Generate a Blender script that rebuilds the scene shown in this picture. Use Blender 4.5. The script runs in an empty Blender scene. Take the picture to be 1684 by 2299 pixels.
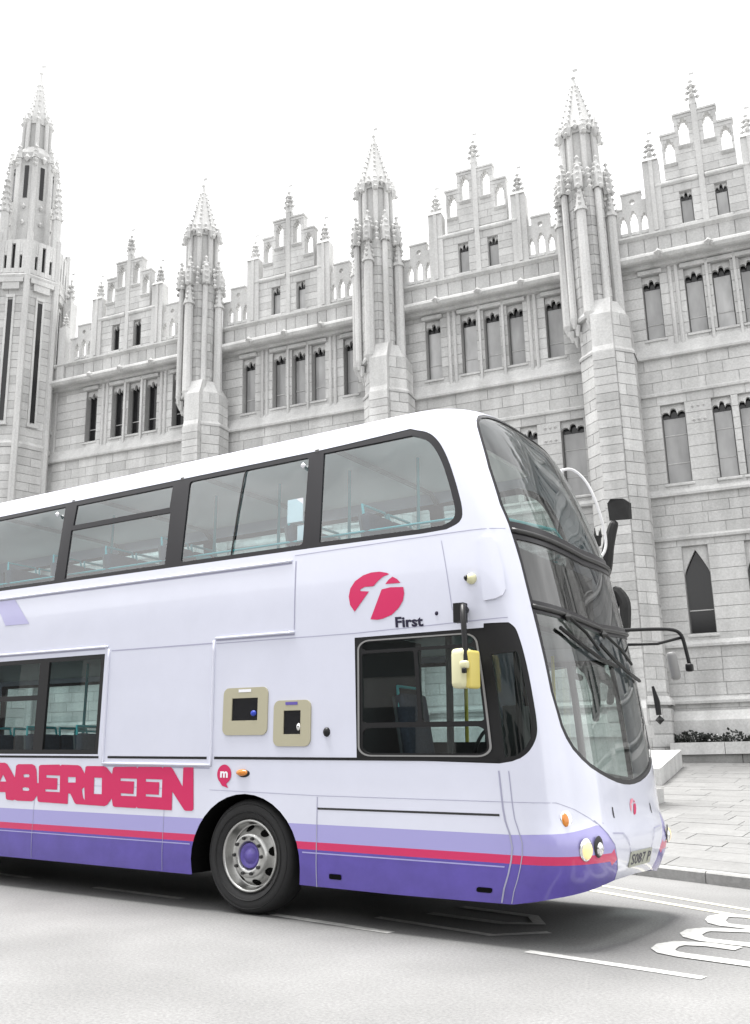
import bpy, bmesh, math, random
from mathutils import Vector, Matrix
from mathutils.geometry import delaunay_2d_cdt
R = math.radians
rnd = random.Random(7)
scene = bpy.context.scene
col = scene.collection

# ------------------------------------------------------------------ camera
cam_d = bpy.data.cameras.new('camera')
cam = bpy.data.objects.new('camera', cam_d); col.objects.link(cam); scene.camera = cam
YAW, PITCH, ROLL, FPX = R(-34.035), R(14.221), R(0.392), 2162.1
PPX, PPY, IW, IH = 791.35, 1154.9, 1684.0, 2299.0
fw = Vector((math.sin(YAW)*math.cos(PITCH), math.cos(YAW)*math.cos(PITCH), math.sin(PITCH)))
rt = fw.cross(Vector((0, 0, 1))).normalized(); up = rt.cross(fw)
rt2 = rt*math.cos(ROLL) + up*math.sin(ROLL); up2 = -rt*math.sin(ROLL) + up*math.cos(ROLL)
cam.matrix_world = Matrix(((rt2.x, up2.x, -fw.x, 5.6315), (rt2.y, up2.y, -fw.y, -6.7439), (rt2.z, up2.z, -fw.z, 1.3014), (0, 0, 0, 1)))
cam_d.sensor_fit = 'VERTICAL'; cam_d.sensor_height = 24.0
cam_d.lens = FPX/IH*24.0
cam_d.shift_x = (IW/2-PPX)/IH; cam_d.shift_y = (PPY-IH/2)/IH
cam_d.clip_start = 0.05; cam_d.clip_end = 3000
scene.render.resolution_x = 750; scene.render.resolution_y = 1024

# ------------------------------------------------------------------ sky, sun, exposure
SUN_EL, SUN_AZ = R(76.0), R(-80.0)      # azimuth from +Y, positive towards +X: a veiled sun high over the left-hand end of the street
world = bpy.data.worlds.new('World'); scene.world = world; world.use_nodes = True
wn = world.node_tree; wn.nodes.clear()
sky = wn.nodes.new('ShaderNodeTexSky'); sky.sky_type = 'NISHITA'; sky.sun_disc = False
sky.sun_elevation = SUN_EL; sky.sun_rotation = SUN_AZ; sky.air_density = 1.0; sky.dust_density = 4.0; sky.ozone_density = 1.0
hs = wn.nodes.new('ShaderNodeHueSaturation'); hs.inputs['Saturation'].default_value = 0.10
mx = wn.nodes.new('ShaderNodeMix'); mx.data_type = 'RGBA'; mx.inputs[0].default_value = 0.80
mx.inputs[7].default_value = (7.0, 7.0, 7.1, 1)          # an even veil of high white cloud
bg = wn.nodes.new('ShaderNodeBackground'); bg.inputs['Strength'].default_value = 0.055
wo = wn.nodes.new('ShaderNodeOutputWorld')
wtc = wn.nodes.new('ShaderNodeTexCoord'); wcl = wn.nodes.new('ShaderNodeTexNoise'); wcl.inputs['Scale'].default_value = 3.2; wcl.inputs['Detail'].default_value = 7; wcl.inputs['Roughness'].default_value = .6
wmr = wn.nodes.new('ShaderNodeMapRange'); wmr.inputs[1].default_value = .3; wmr.inputs[2].default_value = .7; wmr.inputs[3].default_value = 4.6; wmr.inputs[4].default_value = 9.4   # cloud tone
wn.links.new(wtc.outputs['Generated'], wcl.inputs['Vector']); wn.links.new(wcl.outputs['Fac'], wmr.inputs[0]); wn.links.new(wmr.outputs[0], mx.inputs[7])
wn.links.new(sky.outputs[0], hs.inputs['Color']); wn.links.new(hs.outputs[0], mx.inputs[6])
wn.links.new(mx.outputs[2], bg.inputs['Color']); wn.links.new(bg.outputs[0], wo.inputs['Surface'])
sun_d = bpy.data.lights.new('sun', 'SUN'); sun_d.energy = 2.0; sun_d.angle = R(30.0); sun_d.color = (1, .985, .96)
sun = bpy.data.objects.new('sun', sun_d); col.objects.link(sun)
sdir = Vector((math.sin(SUN_AZ)*math.cos(SUN_EL), math.cos(SUN_AZ)*math.cos(SUN_EL), math.sin(SUN_EL)))
sun.rotation_euler = sdir.to_track_quat('Z', 'Y').to_euler(); sun.location = (0, 60, 60)
vs = scene.view_settings; vs.view_transform = 'Standard'; vs.look = 'None'; vs.gamma = 1; vs.use_curve_mapping = False
vs.exposure = 2.38
scene.render.engine = 'CYCLES'
scene.cycles.max_bounces = 6; scene.cycles.diffuse_bounces = 3; scene.cycles.glossy_bounces = 3; scene.cycles.transparent_max_bounces = 10

# ------------------------------------------------------------------ materials
def new_mat(name):
    m = bpy.data.materials.new(name); m.use_nodes = True
    nt = m.node_tree; b = nt.nodes['Principled BSDF']
    return m, nt, b
def plain(name, c, rough=.5, metal=0, spec=.5, coat=0, emit=None, noise=0, scale=8, bump=0, bscale=60):
    m, nt, b = new_mat(name)
    b.inputs['Base Color'].default_value = (*c, 1); b.inputs['Roughness'].default_value = rough
    b.inputs['Metallic'].default_value = metal; b.inputs['Specular IOR Level'].default_value = spec
    b.inputs['Coat Weight'].default_value = coat; b.inputs['Coat Roughness'].default_value = .04
    if emit: b.inputs['Emission Color'].default_value = (*emit[0], 1); b.inputs['Emission Strength'].default_value = emit[1]
    tc = nt.nodes.new('ShaderNodeTexCoord')
    if noise:
        n = nt.nodes.new('ShaderNodeTexNoise'); n.inputs['Scale'].default_value = scale; n.inputs['Detail'].default_value = 6; n.inputs['Roughness'].default_value = .65
        nt.links.new(tc.outputs['Object'], n.inputs['Vector'])
        r = nt.nodes.new('ShaderNodeMapRange'); r.inputs[1].default_value = .25; r.inputs[2].default_value = .75
        r.inputs[3].default_value = 1-noise; r.inputs[4].default_value = 1+noise
        nt.links.new(n.outputs['Fac'], r.inputs[0])
        v = nt.nodes.new('ShaderNodeVectorMath'); v.operation = 'SCALE'; v.inputs[0].default_value = c
        nt.links.new(r.outputs[0], v.inputs['Scale']); nt.links.new(v.outputs[0], b.inputs['Base Color'])
    if bump:
        n2 = nt.nodes.new('ShaderNodeTexNoise'); n2.inputs['Scale'].default_value = bscale; n2.inputs['Detail'].default_value = 4
        nt.links.new(tc.outputs['Object'], n2.inputs['Vector'])
        bp = nt.nodes.new('ShaderNodeBump'); bp.inputs['Strength'].default_value = bump; bp.inputs['Distance'].default_value = .01
        nt.links.new(n2.outputs['Fac'], bp.inputs['Height']); nt.links.new(bp.outputs[0], b.inputs['Normal'])
    return m
def stone_mat(name, base, tone_amt=.13, streak=.17, fine=.15, bump=.5):
    """granite: speckle, broad weather streaks, block to block tone from the object or from the 'tone' attribute"""
    m, nt, b = new_mat(name); L = nt.links; N_ = nt.nodes.new
    b.inputs['Roughness'].default_value = .85; b.inputs['Specular IOR Level'].default_value = .25
    geo = N_('ShaderNodeNewGeometry')
    n1 = N_('ShaderNodeTexNoise'); n1.inputs['Scale'].default_value = 14; n1.inputs['Detail'].default_value = 9; n1.inputs['Roughness'].default_value = .7
    L.new(geo.outputs['Position'], n1.inputs['Vector'])
    mp = N_('ShaderNodeMapping'); mp.inputs['Scale'].default_value = (.9, .9, .16); L.new(geo.outputs['Position'], mp.inputs['Vector'])
    n2 = N_('ShaderNodeTexNoise'); n2.inputs['Scale'].default_value = 1.7; n2.inputs['Detail'].default_value = 5; L.new(mp.outputs[0], n2.inputs['Vector'])
    oi = N_('ShaderNodeObjectInfo'); at = N_('ShaderNodeAttribute'); at.attribute_name = 'tone'
    def mul(src, lo, hi, a=.3, c=.7):
        r = N_('ShaderNodeMapRange'); r.inputs[1].default_value = a; r.inputs[2].default_value = c; r.inputs[3].default_value = lo; r.inputs[4].default_value = hi
        L.new(src, r.inputs[0]); return r.outputs[0]
    f1 = mul(n1.outputs['Fac'], 1-fine, 1+fine); f2 = mul(n2.outputs['Fac'], 1-streak, 1+streak)
    f3 = mul(oi.outputs['Random'], 1-tone_amt*.5, 1+tone_amt*.5, 0, 1); f4 = mul(at.outputs['Fac'], 1-tone_amt, 1+tone_amt, -1, 1)
    def mm(a, c):
        x = N_('ShaderNodeMath'); x.operation = 'MULTIPLY'; L.new(a, x.inputs[0]); L.new(c, x.inputs[1]); return x.outputs[0]
    tot = mm(mm(f1, f2), mm(f3, f4))
    v = N_('ShaderNodeVectorMath'); v.operation = 'SCALE'; v.inputs[0].default_value = base; L.new(tot, v.inputs['Scale']); L.new(v.outputs[0], b.inputs['Base Color'])
    bp = N_('ShaderNodeBump'); bp.inputs['Strength'].default_value = bump; bp.inputs['Distance'].default_value = .012; L.new(n1.outputs['Fac'], bp.inputs['Height']); L.new(bp.outputs[0], b.inputs['Normal'])
    return m
def glass_mat(name, tint, refl=1.0, rough=.0, ior=1.7):
    m = bpy.data.materials.new(name); m.use_nodes = True; nt = m.node_tree; nt.nodes.clear(); L = nt.links
    tr = nt.nodes.new('ShaderNodeBsdfTransparent'); tr.inputs[0].default_value = (*tint, 1)
    gl = nt.nodes.new('ShaderNodeBsdfGlossy'); gl.inputs['Roughness'].default_value = rough; gl.inputs['Color'].default_value = (refl, refl, refl, 1)
    fr = nt.nodes.new('ShaderNodeFresnel'); ge = nt.nodes.new('ShaderNodeNewGeometry')      # a thin pane reflects alike from both faces
    mr_ = nt.nodes.new('ShaderNodeMapRange'); mr_.inputs[3].default_value = ior; mr_.inputs[4].default_value = 1/ior
    L.new(ge.outputs['Backfacing'], mr_.inputs[0]); L.new(mr_.outputs[0], fr.inputs['IOR'])
    mi = nt.nodes.new('ShaderNodeMixShader'); o = nt.nodes.new('ShaderNodeOutputMaterial')
    L.new(fr.outputs[0], mi.inputs[0]); L.new(tr.outputs[0], mi.inputs[1]); L.new(gl.outputs[0], mi.inputs[2]); L.new(mi.outputs[0], o.inputs[0])
    return m
M = {}
M['granite'] = stone_mat('granite', (.50, .50, .495))
M['granite_trim'] = stone_mat('granite_trim', (.53, .53, .525), tone_amt=.10)
M['joint'] = stone_mat('mortar_joint', (.37, .37, .366), tone_amt=0)
M['slab'] = stone_mat('paving_slab', (.168, .168, .166), tone_amt=.05, streak=.08)
M['pave_joint'] = stone_mat('paving_joint', (.135, .135, .133), tone_amt=0)
M['opposite'] = stone_mat('opposite_concrete', (.22, .22, .215))
M['kerb'] = stone_mat('kerb_stone', (.25, .25, .245), tone_amt=.12)
M['paint_white'] = plain('bus_white', (.63, .645, .75), .2, coat=.8, noise=.03, scale=2.0, bump=.10, bscale=2.2)
M['lilac_pale'] = plain('bus_lilac_pale', (.43, .42, .64), .3, coat=.4)
M['paint_lilac'] = plain('bus_lilac', (.33, .31, .60), .24, coat=.6)
M['paint_pink'] = plain('bus_pink', (.55, .015, .105), .3, coat=.4)
M['paint_purple'] = plain('bus_purple', (.088, .06, .34), .25, coat=.45, noise=.16, scale=4)
M['decal_pink'] = plain('decal_pink', (.55, .014, .10), .4)
M['decal_navy'] = plain('decal_navy', (.008, .005, .03), .4)
M['decal_white'] = plain('decal_white', (.8, .8, .85), .4)
M['black'] = plain('black_rubber', (.007, .007, .008), .45, spec=.35)
M['frame'] = plain('window_frame_black', (.014, .013, .016), .3, spec=.4)
M['seam'] = plain('panel_gap', (.33, .33, .45), .6)
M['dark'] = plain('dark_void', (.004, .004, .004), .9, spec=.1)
M['tyre'] = plain('tyre_rubber', (.016, .016, .017), .75, noise=.15, scale=14, bump=.2)
M['alloy'] = plain('wheel_alloy', (.47, .47, .46), .28, metal=.9, noise=.15, scale=20)
M['steel_dark'] = plain('steel_dark', (.035, .035, .035), .4, metal=.3)
M['hub_purple'] = plain('hub_purple', (.12, .09, .36), .35)
M['chrome'] = plain('chrome', (.75, .75, .75), .12, metal=1)
M['lamp_glass'] = plain('lamp_lens', (.75, .72, .66), .08, spec=.8, coat=1)
M['lamp_on'] = plain('lamp_lit', (.55, .45, .25), .2, emit=((1, .72, .32), .15))
M['plate'] = plain('number_plate', (.36, .37, .31), .5)
M['amber'] = plain('amber_lens', (.62, .20, .01), .2, coat=.8)
M['beige'] = plain('beige_plate', (.40, .375, .27), .5)
M['screen_black'] = plain('black_recess', (.006, .006, .008), .25)
M['mirror_yellow'] = plain('mirror_yellow', (.60, .50, .13), .4)
M['mirror_cream'] = plain('mirror_cream', (.62, .60, .38), .4)
M['grey_plastic'] = plain('grey_plastic', (.22, .22, .22), .5)
M['ceiling'] = plain('deck_ceiling', (.75, .75, .75), .8)
M['lining'] = plain('deck_lining', (.10, .12, .13), .7)
M['lining_pale'] = plain('deck_lining_pale', (.55, .60, .56), .7)
M['seat'] = plain('seat_fabric', (.03, .038, .06), .9, noise=.3, scale=40)
M['seat_shell'] = plain('seat_shell', (.07, .075, .085), .6)
M['pole'] = plain('pole_turquoise', (.03, .36, .40), .35)
M['floor_dark'] = plain('bus_floor', (.02, .02, .022), .8)
M['glass_side'] = glass_mat('glass_side', (.70, .81, .80), ior=1.85)
M['glass_upper'] = glass_mat('glass_upper', (.68, .82, .84), ior=2.2)
M['glass_front'] = glass_mat('glass_front', (.66, .71, .68), ior=2.0)
M['glass_dark'] = glass_mat('glass_dark', (.30, .30, .30), ior=1.9)
def pane_mat(name, base):  # noise in the pane colour stands in for reflections and blinds
    m, nt, b = new_mat(name); L = nt.links; b.inputs['Roughness'].default_value = .12; b.inputs['Specular IOR Level'].default_value = .7
    oi = nt.nodes.new('ShaderNodeObjectInfo'); r = nt.nodes.new('ShaderNodeMapRange'); r.inputs[3].default_value = base*.72; r.inputs[4].default_value = base*1.22
    tc = nt.nodes.new('ShaderNodeTexCoord'); va = nt.nodes.new('ShaderNodeVectorMath'); va.operation = 'ADD'
    mp = nt.nodes.new('ShaderNodeMapping'); mp.inputs['Scale'].default_value = (1.2, 1.2, .45); n = nt.nodes.new('ShaderNodeTexNoise'); n.inputs['Scale'].default_value = 1.6; n.inputs['Detail'].default_value = 3
    rr = nt.nodes.new('ShaderNodeMapRange'); rr.inputs[1].default_value = .3; rr.inputs[2].default_value = .7; rr.inputs[3].default_value = .75; rr.inputs[4].default_value = 1.2
    mu = nt.nodes.new('ShaderNodeMath'); mu.operation = 'MULTIPLY'
    L.new(oi.outputs['Random'], r.inputs[0]); L.new(tc.outputs['Object'], va.inputs[0]); L.new(oi.outputs['Location'], va.inputs[1]); L.new(va.outputs[0], mp.inputs['Vector']); L.new(mp.outputs[0], n.inputs['Vector'])
    L.new(n.outputs['Fac'], rr.inputs[0]); L.new(r.outputs[0], mu.inputs[0]); L.new(rr.outputs[0], mu.inputs[1]); L.new(mu.outputs[0], b.inputs['Base Color'])
    return m
M['pane'] = pane_mat('pane_grey', .40)
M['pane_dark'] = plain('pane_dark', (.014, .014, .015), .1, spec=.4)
M['pane_mid'] = pane_mat('pane_mid', .30)
M['lead'] = plain('lead_frame', (.10, .10, .10), .6)
M['asphalt'] = None
M['bronze'] = plain('bronze', (.014, .014, .014), .45, metal=.3, noise=.3, scale=5)
M['leaf'] = plain('leaf_dark', (.02, .023, .02), .6)
M['flower'] = plain('flower_pale', (.55, .55, .55), .7)
M['soil'] = plain('soil', (.05, .048, .045), .9, noise=.3, scale=6)
M['paint_mark'] = plain('road_paint', (.40, .40, .39), .7, noise=.35, scale=16)
M['paint_yellow'] = plain('road_paint_yellow', (.50, .48, .38), .7, noise=.2, scale=22)
def asphalt():
    m, nt, b = new_mat('asphalt'); L = nt.links; N_ = nt.nodes.new
    geo = N_('ShaderNodeNewGeometry')
    vo = N_('ShaderNodeTexVoronoi'); vo.inputs['Scale'].default_value = 85; L.new(geo.outputs['Position'], vo.inputs['Vector'])
    n1 = N_('ShaderNodeTexNoise'); n1.inputs['Scale'].default_value = 45; n1.inputs['Detail'].default_value = 6; n1.inputs['Roughness'].default_value = .8; L.new(geo.outputs['Position'], n1.inputs['Vector'])
    n2 = N_('ShaderNodeTexNoise'); n2.inputs['Scale'].default_value = .7; n2.inputs['Detail'].default_value = 4; L.new(geo.outputs['Position'], n2.inputs['Vector'])
    r = N_('ShaderNodeValToRGB'); r.color_ramp.elements[0].position = .28; r.color_ramp.elements[0].color = (.095, .095, .095, 1); r.color_ramp.elements[1].position = .75; r.color_ramp.elements[1].color = (.225, .225, .223, 1)
    L.new(n1.outputs['Fac'], r.inputs[0])
    sp = N_('ShaderNodeMapRange'); sp.inputs[1].default_value = .10; sp.inputs[2].default_value = .0; sp.inputs[3].default_value = 0; sp.inputs[4].default_value = .5
    L.new(vo.outputs['Distance'], sp.inputs[0])
    mxx = N_('ShaderNodeMix'); mxx.data_type = 'RGBA'; mxx.inputs[7].default_value = (.42, .42, .41, 1); L.new(sp.outputs[0], mxx.inputs[0]); L.new(r.outputs[0], mxx.inputs[6])
    ml = N_('ShaderNodeMapRange'); ml.inputs[1].default_value = .3; ml.inputs[2].default_value = .7; ml.inputs[3].default_value = .85; ml.inputs[4].default_value = 1.15; L.new(n2.outputs['Fac'], ml.inputs[0])
    v = N_('ShaderNodeVectorMath'); v.operation = 'SCALE'; L.new(mxx.outputs[2], v.inputs[0]); L.new(ml.outputs[0], v.inputs['Scale']); L.new(v.outputs[0], b.inputs['Base Color'])
    b.inputs['Roughness'].default_value = .85; b.inputs['Specular IOR Level'].default_value = .3
    bp = N_('ShaderNodeBump'); bp.inputs['Strength'].default_value = .5; bp.inputs['Distance'].default_value = .008; L.new(n1.outputs['Fac'], bp.inputs['Height']); L.new(bp.outputs[0], b.inputs['Normal'])
    return m
M['asphalt'] = asphalt()

# ------------------------------------------------------------------ mesh helpers
class MB:
    def __init__(s): s.v = []; s.f = []; s.m = []; s.t = []; s.mi = 0; s.tone = 0.0
    def add(s, vs, fs):
        o = len(s.v); s.v += [tuple(p) for p in vs]
        for f in fs: s.f.append(tuple(i+o for i in f)); s.m.append(s.mi); s.t.append(s.tone)
    def box(s, x0, x1, y0, y1, z0, z1):
        s.add([(x0,y0,z0),(x1,y0,z0),(x1,y1,z0),(x0,y1,z0),(x0,y0,z1),(x1,y0,z1),(x1,y1,z1),(x0,y1,z1)],
              [(0,3,2,1),(4,5,6,7),(0,1,5,4),(1,2,6,5),(2,3,7,6),(3,0,4,7)])
    def prism_x(s, prof, x0, x1):            # profile in (y,z), counter-clockwise seen from +x
        n = len(prof)
        s.add([(x0, y, z) for y, z in prof]+[(x1, y, z) for y, z in prof],
              [(i, (i+1) % n, n+(i+1) % n, n+i) for i in range(n)]+[tuple(range(n-1, -1, -1)), tuple(range(n, 2*n))])
    def frus(s, cx, cy, z0, z1, r0, r1, n=8, rot=None, cap=True):   # regular prism / frustum, rot so that flats face the axes
        a0 = math.pi/n if rot is None else rot
        b = [(cx+r0*math.cos(a0+2*math.pi*i/n), cy+r0*math.sin(a0+2*math.pi*i/n), z0) for i in range(n)]
        t = [(cx+r1*math.cos(a0+2*math.pi*i/n), cy+r1*math.sin(a0+2*math.pi*i/n), z1) for i in range(n)]
        fs = [(i, (i+1) % n, n+(i+1) % n, n+i) for i in range(n)]
        if cap: fs += [tuple(range(n-1, -1, -1)), tuple(range(n, 2*n))]
        s.add(b+t, fs)
    def octa(s, x, y, z, r, k=1.0):
        s.add([(x+r,y,z),(x-r,y,z),(x,y+r,z),(x,y-r,z),(x,y,z+r*k),(x,y,z-r*k)],
              [(0,2,4),(2,1,4),(1,3,4),(3,0,4),(2,0,5),(1,2,5),(3,1,5),(0,3,5)])
    def tube(s, pts, r, n=8, cap=True):
        pts = [Vector(p) for p in pts]; rs = r if isinstance(r, (list, tuple)) else [r]*len(pts)
        rings = []; prev = None
        for i, p in enumerate(pts):
            d = (pts[min(i+1, len(pts)-1)]-pts[max(i-1, 0)]).normalized()
            if prev is None:
                a = Vector((0,0,1)) if abs(d.z) < .9 else Vector((1,0,0)); u_ = d.cross(a).normalized()
            else: u_ = (prev-d*prev.dot(d)).normalized()
            prev = u_; w = d.cross(u_)
            rings.append([p+(u_*math.cos(2*math.pi*k/n)+w*math.sin(2*math.pi*k/n))*rs[i] for k in range(n)])
        vs = [tuple(q) for rg in rings for q in rg]
        fs = [(i*n+k, i*n+(k+1) % n, (i+1)*n+(k+1) % n, (i+1)*n+k) for i in range(len(pts)-1) for k in range(n)]
        if cap: fs += [tuple(range(n-1, -1, -1)), tuple((len(pts)-1)*n+k for k in range(n))]
        s.add(vs, fs)
    def lathe_y(s, prof, cx, cz, n=48):      # profile (r, y) turned about an axis parallel to y
        m_ = len(prof)
        vs = [(cx+r*math.cos(2*math.pi*k/n), y, cz+r*math.sin(2*math.pi*k/n)) for k in range(n) for r, y in prof]
        fs = [(k*m_+i, k*m_+i+1, ((k+1) % n)*m_+i+1, ((k+1) % n)*m_+i) for k in range(n) for i in range(m_-1)]
        s.add(vs, fs)
    def build(s, name, mats, parent=None, smooth=False, loc=None, kind=None):
        me = bpy.data.meshes.new(name); me.from_pydata(s.v, [], s.f)
        mats = mats if isinstance(mats, (list, tuple)) else [mats]
        for k in mats: me.materials.append(M[k] if isinstance(k, str) else k)
        if len(mats) > 1: me.polygons.foreach_set('material_index', s.m)
        if any(s.t):
            at = me.attributes.new('tone', 'FLOAT', 'FACE'); at.data.foreach_set('value', s.t)
        bm = bmesh.new(); bm.from_mesh(me); bmesh.ops.recalc_face_normals(bm, faces=bm.faces); bm.to_mesh(me); bm.free()
        if smooth: me.polygons.foreach_set('use_smooth', [True]*len(me.polygons))
        me.update()
        o = bpy.data.objects.new(name, me); col.objects.link(o)
        if parent: o.parent = parent
        if loc: o.location = loc
        if kind: o['kind'] = kind
        return o
def empty(name, parent=None, loc=(0, 0, 0)):
    o = bpy.data.objects.new(name, None); col.objects.link(o); o.empty_display_size = .2
    if parent: o.parent = parent
    o.location = loc; return o
def tag(o, label, cat, group=None):
    o['label'] = label; o['category'] = cat
    if group: o['group'] = group
    return o
def inst(o, parent, loc=None, name=None):
    c = o.copy(); col.objects.link(c); c.parent = parent
    if loc is not None: c.location = loc
    return c
def copy_tree(o, parent, loc=None):
    c = inst(o, parent, loc)
    for ch in list(o.children): copy_tree(ch, c)
    return c
def inside(p, poly):
    x, y = p; r = False; j = len(poly)-1
    for i in range(len(poly)):
        (xi, yi), (xj, yj) = poly[i][:2], poly[j][:2]
        if (yi > y) != (yj > y) and x < (xj-xi)*(y-yi)/(yj-yi)+xi: r = not r
        j = i
    return r
def cdt(outer, holes=(), pts=(), lines=()):
    """triangles of a polygon with holes; lines are extra constraint polylines, pts extra vertices"""
    V = []; E = []
    for lp in [outer, *holes]:
        o = len(V); V += [Vector(p) for p in lp]; n = len(lp); E += [(o+i, o+(i+1) % n) for i in range(n)]
    for ln in lines:
        o = len(V); V += [Vector(p) for p in ln]; E += [(o+i, o+i+1) for i in range(len(ln)-1)]
    V += [Vector(p) for p in pts if inside(p, outer) and not any(inside(p, h) for h in holes)]
    r = delaunay_2d_cdt(V, E, [], 0, 1e-5)
    vv, ff = r[0], r[2]; keep = []
    for f in ff:
        c = (sum(vv[i].x for i in f)/len(f), sum(vv[i].y for i in f)/len(f))
        if inside(c, outer) and not any(inside(c, h) for h in holes): keep.append(tuple(f))
    return [(p.x, p.y) for p in vv], keep
def plate(mb, outer, holes, y0, y1):
    """vertical plate in the x-z plane from y0 (front) to y1 with holes right through"""
    v, f = cdt(outer, holes); n = len(v)
    mb.add([(x, y0, z) for x, z in v]+[(x, y1, z) for x, z in v], [t for t in f]+[tuple(i+n for i in reversed(t)) for t in f])
    for lp in [outer, *holes]:
        k = len(lp)
        mb.add([(x, y0, z) for x, z in lp]+[(x, y1, z) for x, z in lp], [(i, (i+1) % k, k+(i+1) % k, k+i) for i in range(k)])
def rect(x0, x1, z0, z1): return [(x0, z0), (x1, z0), (x1, z1), (x0, z1)]
def arc(cx, cz, rx, rz, a0, a1, n): return [(cx+rx*math.cos(R(a0+(a1-a0)*i/n)), cz+rz*math.sin(R(a0+(a1-a0)*i/n))) for i in range(n+1)]
def rrect(x0, x1, z0, z1, r, n=5):
    return arc(x1-r, z0+r, r, r, -90, 0, n)+arc(x1-r, z1-r, r, r, 0, 90, n)+arc(x0+r, z1-r, r, r, 90, 180, n)+arc(x0+r, z0+r, r, r, 180, 270, n)

# ------------------------------------------------------------------ the college, frame: x along the front, -y towards the street
BE = (R(.314), R(-1.337), R(9.958))
from mathutils import Euler
B_MAT = Matrix.Translation((0, 26, 0)) @ Euler(BE, 'XYZ').to_matrix().to_4x4()
def BW(x, y, z): return B_MAT @ Vector((x, y, z))

# ------------------------------------------------------------------ ground, road, kerb, pavement
mb = MB(); mb.add([(-1500,-1500,-.03),(1500,-1500,-.03),(1500,1500,-.03),(-1500,1500,-.03)], [(0,1,2,3)])
o = mb.build('ground', 'asphalt'); o['kind'] = 'structure'
mb = MB(); mb.add([(-90,-40,0),(60,-40,0),(60,24,0),(-90,24,0)], [(0,1,2,3)])
o = mb.build('road', 'asphalt'); o['kind'] = 'structure'
KERB = [(-24, 7.6), (-12, 7.4), (-4, 6.7), (0, 5.62), (1.68, 5.04), (3.1, 4.49), (5, 3.65), (7.5, 2.35), (11, .2), (16, -3.5), (24, -10)]
def along(pl, s):
    for (a, b), (c, d) in zip(pl, pl[1:]):
        l = math.hypot(c-a, d-b)
        if s <= l or (c, d) == pl[-1]: return Vector((a+(c-a)*s/l, b+(d-b)*s/l)), Vector(((c-a)/l, (d-b)/l))
        s -= l
KL = sum(math.hypot(c-a, d-b) for (a, b), (c, d) in zip(KERB, KERB[1:]))
def kz(t): return .135+.60*t+.52*t*t
def PV(f, t, dz=0.0):                     # pavement surface: f along (0..1), t from the kerb to the planter line
    p, d = along(KERB, f*KL); n = Vector((-d.y, d.x)); k = p+n*.16
    q = BW(-22+f*46, -1.2, 0)
    return Vector((k.x*(1-t)+q.x*t, k.y*(1-t)+q.y*t, kz(t)+dz))
NS, NT = 60, 14
mb = MB()
vs_ = [PV(i/NS, j/NT, -.014) for i in range(NS+1) for j in range(NT+1)]
mb.add(vs_, [(i*(NT+1)+j, (i+1)*(NT+1)+j, (i+1)*(NT+1)+j+1, i*(NT+1)+j+1) for i in range(NS) for j in range(NT)])
pave = mb.build('pavement', 'pave_joint'); pave['kind'] = 'structure'
rest = MB(); nsl = 0
t = 0.0; row = 0
while t < .995:
    h = rnd.choice([.026, .032, .040, .036]); t1 = min(t+h, 1.0)
    f = rnd.uniform(-.03, 0)
    while f < 1:
        w = rnd.uniform(.016, .030); f1 = f+w
        a0, a1 = max(f, 0)+.00012, min(f1, 1)-.00012; b0, b1 = t+.0004, t1-.0004
        dz = rnd.uniform(-.0025, .0025)
        if a1 > a0+.002 and b1 > b0:
            cs = [PV(a0, b0, dz), PV(a1, b0, dz), PV(a1, b1, dz), PV(a0, b1, dz)]
            vis_ = .40 < (a0+a1)/2 < .60
            g = MB() if (vis_ and nsl < 300) else rest
            g.tone = rnd.uniform(-1, 1)
            g.add([tuple(c) for c in cs]+[(c.x, c.y, c.z-.012) for c in cs], [(0,1,2,3),(0,4,5,1),(1,5,6,2),(2,6,7,3),(3,7,4,0)])
            if g is not rest: g.build('paving_slab', 'slab', pave); nsl += 1
        f = f1
    t = t1; row += 1
rest.build('paving_slabs', 'slab', pave, kind='stuff')
kerb = empty('kerb'); kerb['kind'] = 'structure'
s = 0.0
while s < KL-.1:
    l = min(rnd.uniform(.85, .98), KL-s)
    p0, d0 = along(KERB, s+.006); p1, d1 = along(KERB, s+l-.006)
    n0, n1 = Vector((-d0.y, d0.x)), Vector((-d1.y, d1.x))
    q0, q1 = p0+n0*.155, p1+n1*.155; z0, z1 = -.02, .13+rnd.uniform(-.004, .004)
    c0, c1 = p0+n0*.02, p1+n1*.02
    mb = MB()
    mb.add([(p0.x,p0.y,z0),(p1.x,p1.y,z0),(q1.x,q1.y,z0),(q0.x,q0.y,z0),(p0.x,p0.y,z1-.02),(p1.x,p1.y,z1-.02),(c1.x,c1.y,z1),(c0.x,c0.y,z1),(q1.x,q1.y,z1),(q0.x,q0.y,z1)],
           [(0,1,5,4),(4,5,6,7),(7,6,8,9),(0,4,7,9,3),(1,2,8,6,5),(2,3,9,8)])
    mb.build('kerb_stone', 'kerb', kerb); s += l

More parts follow.
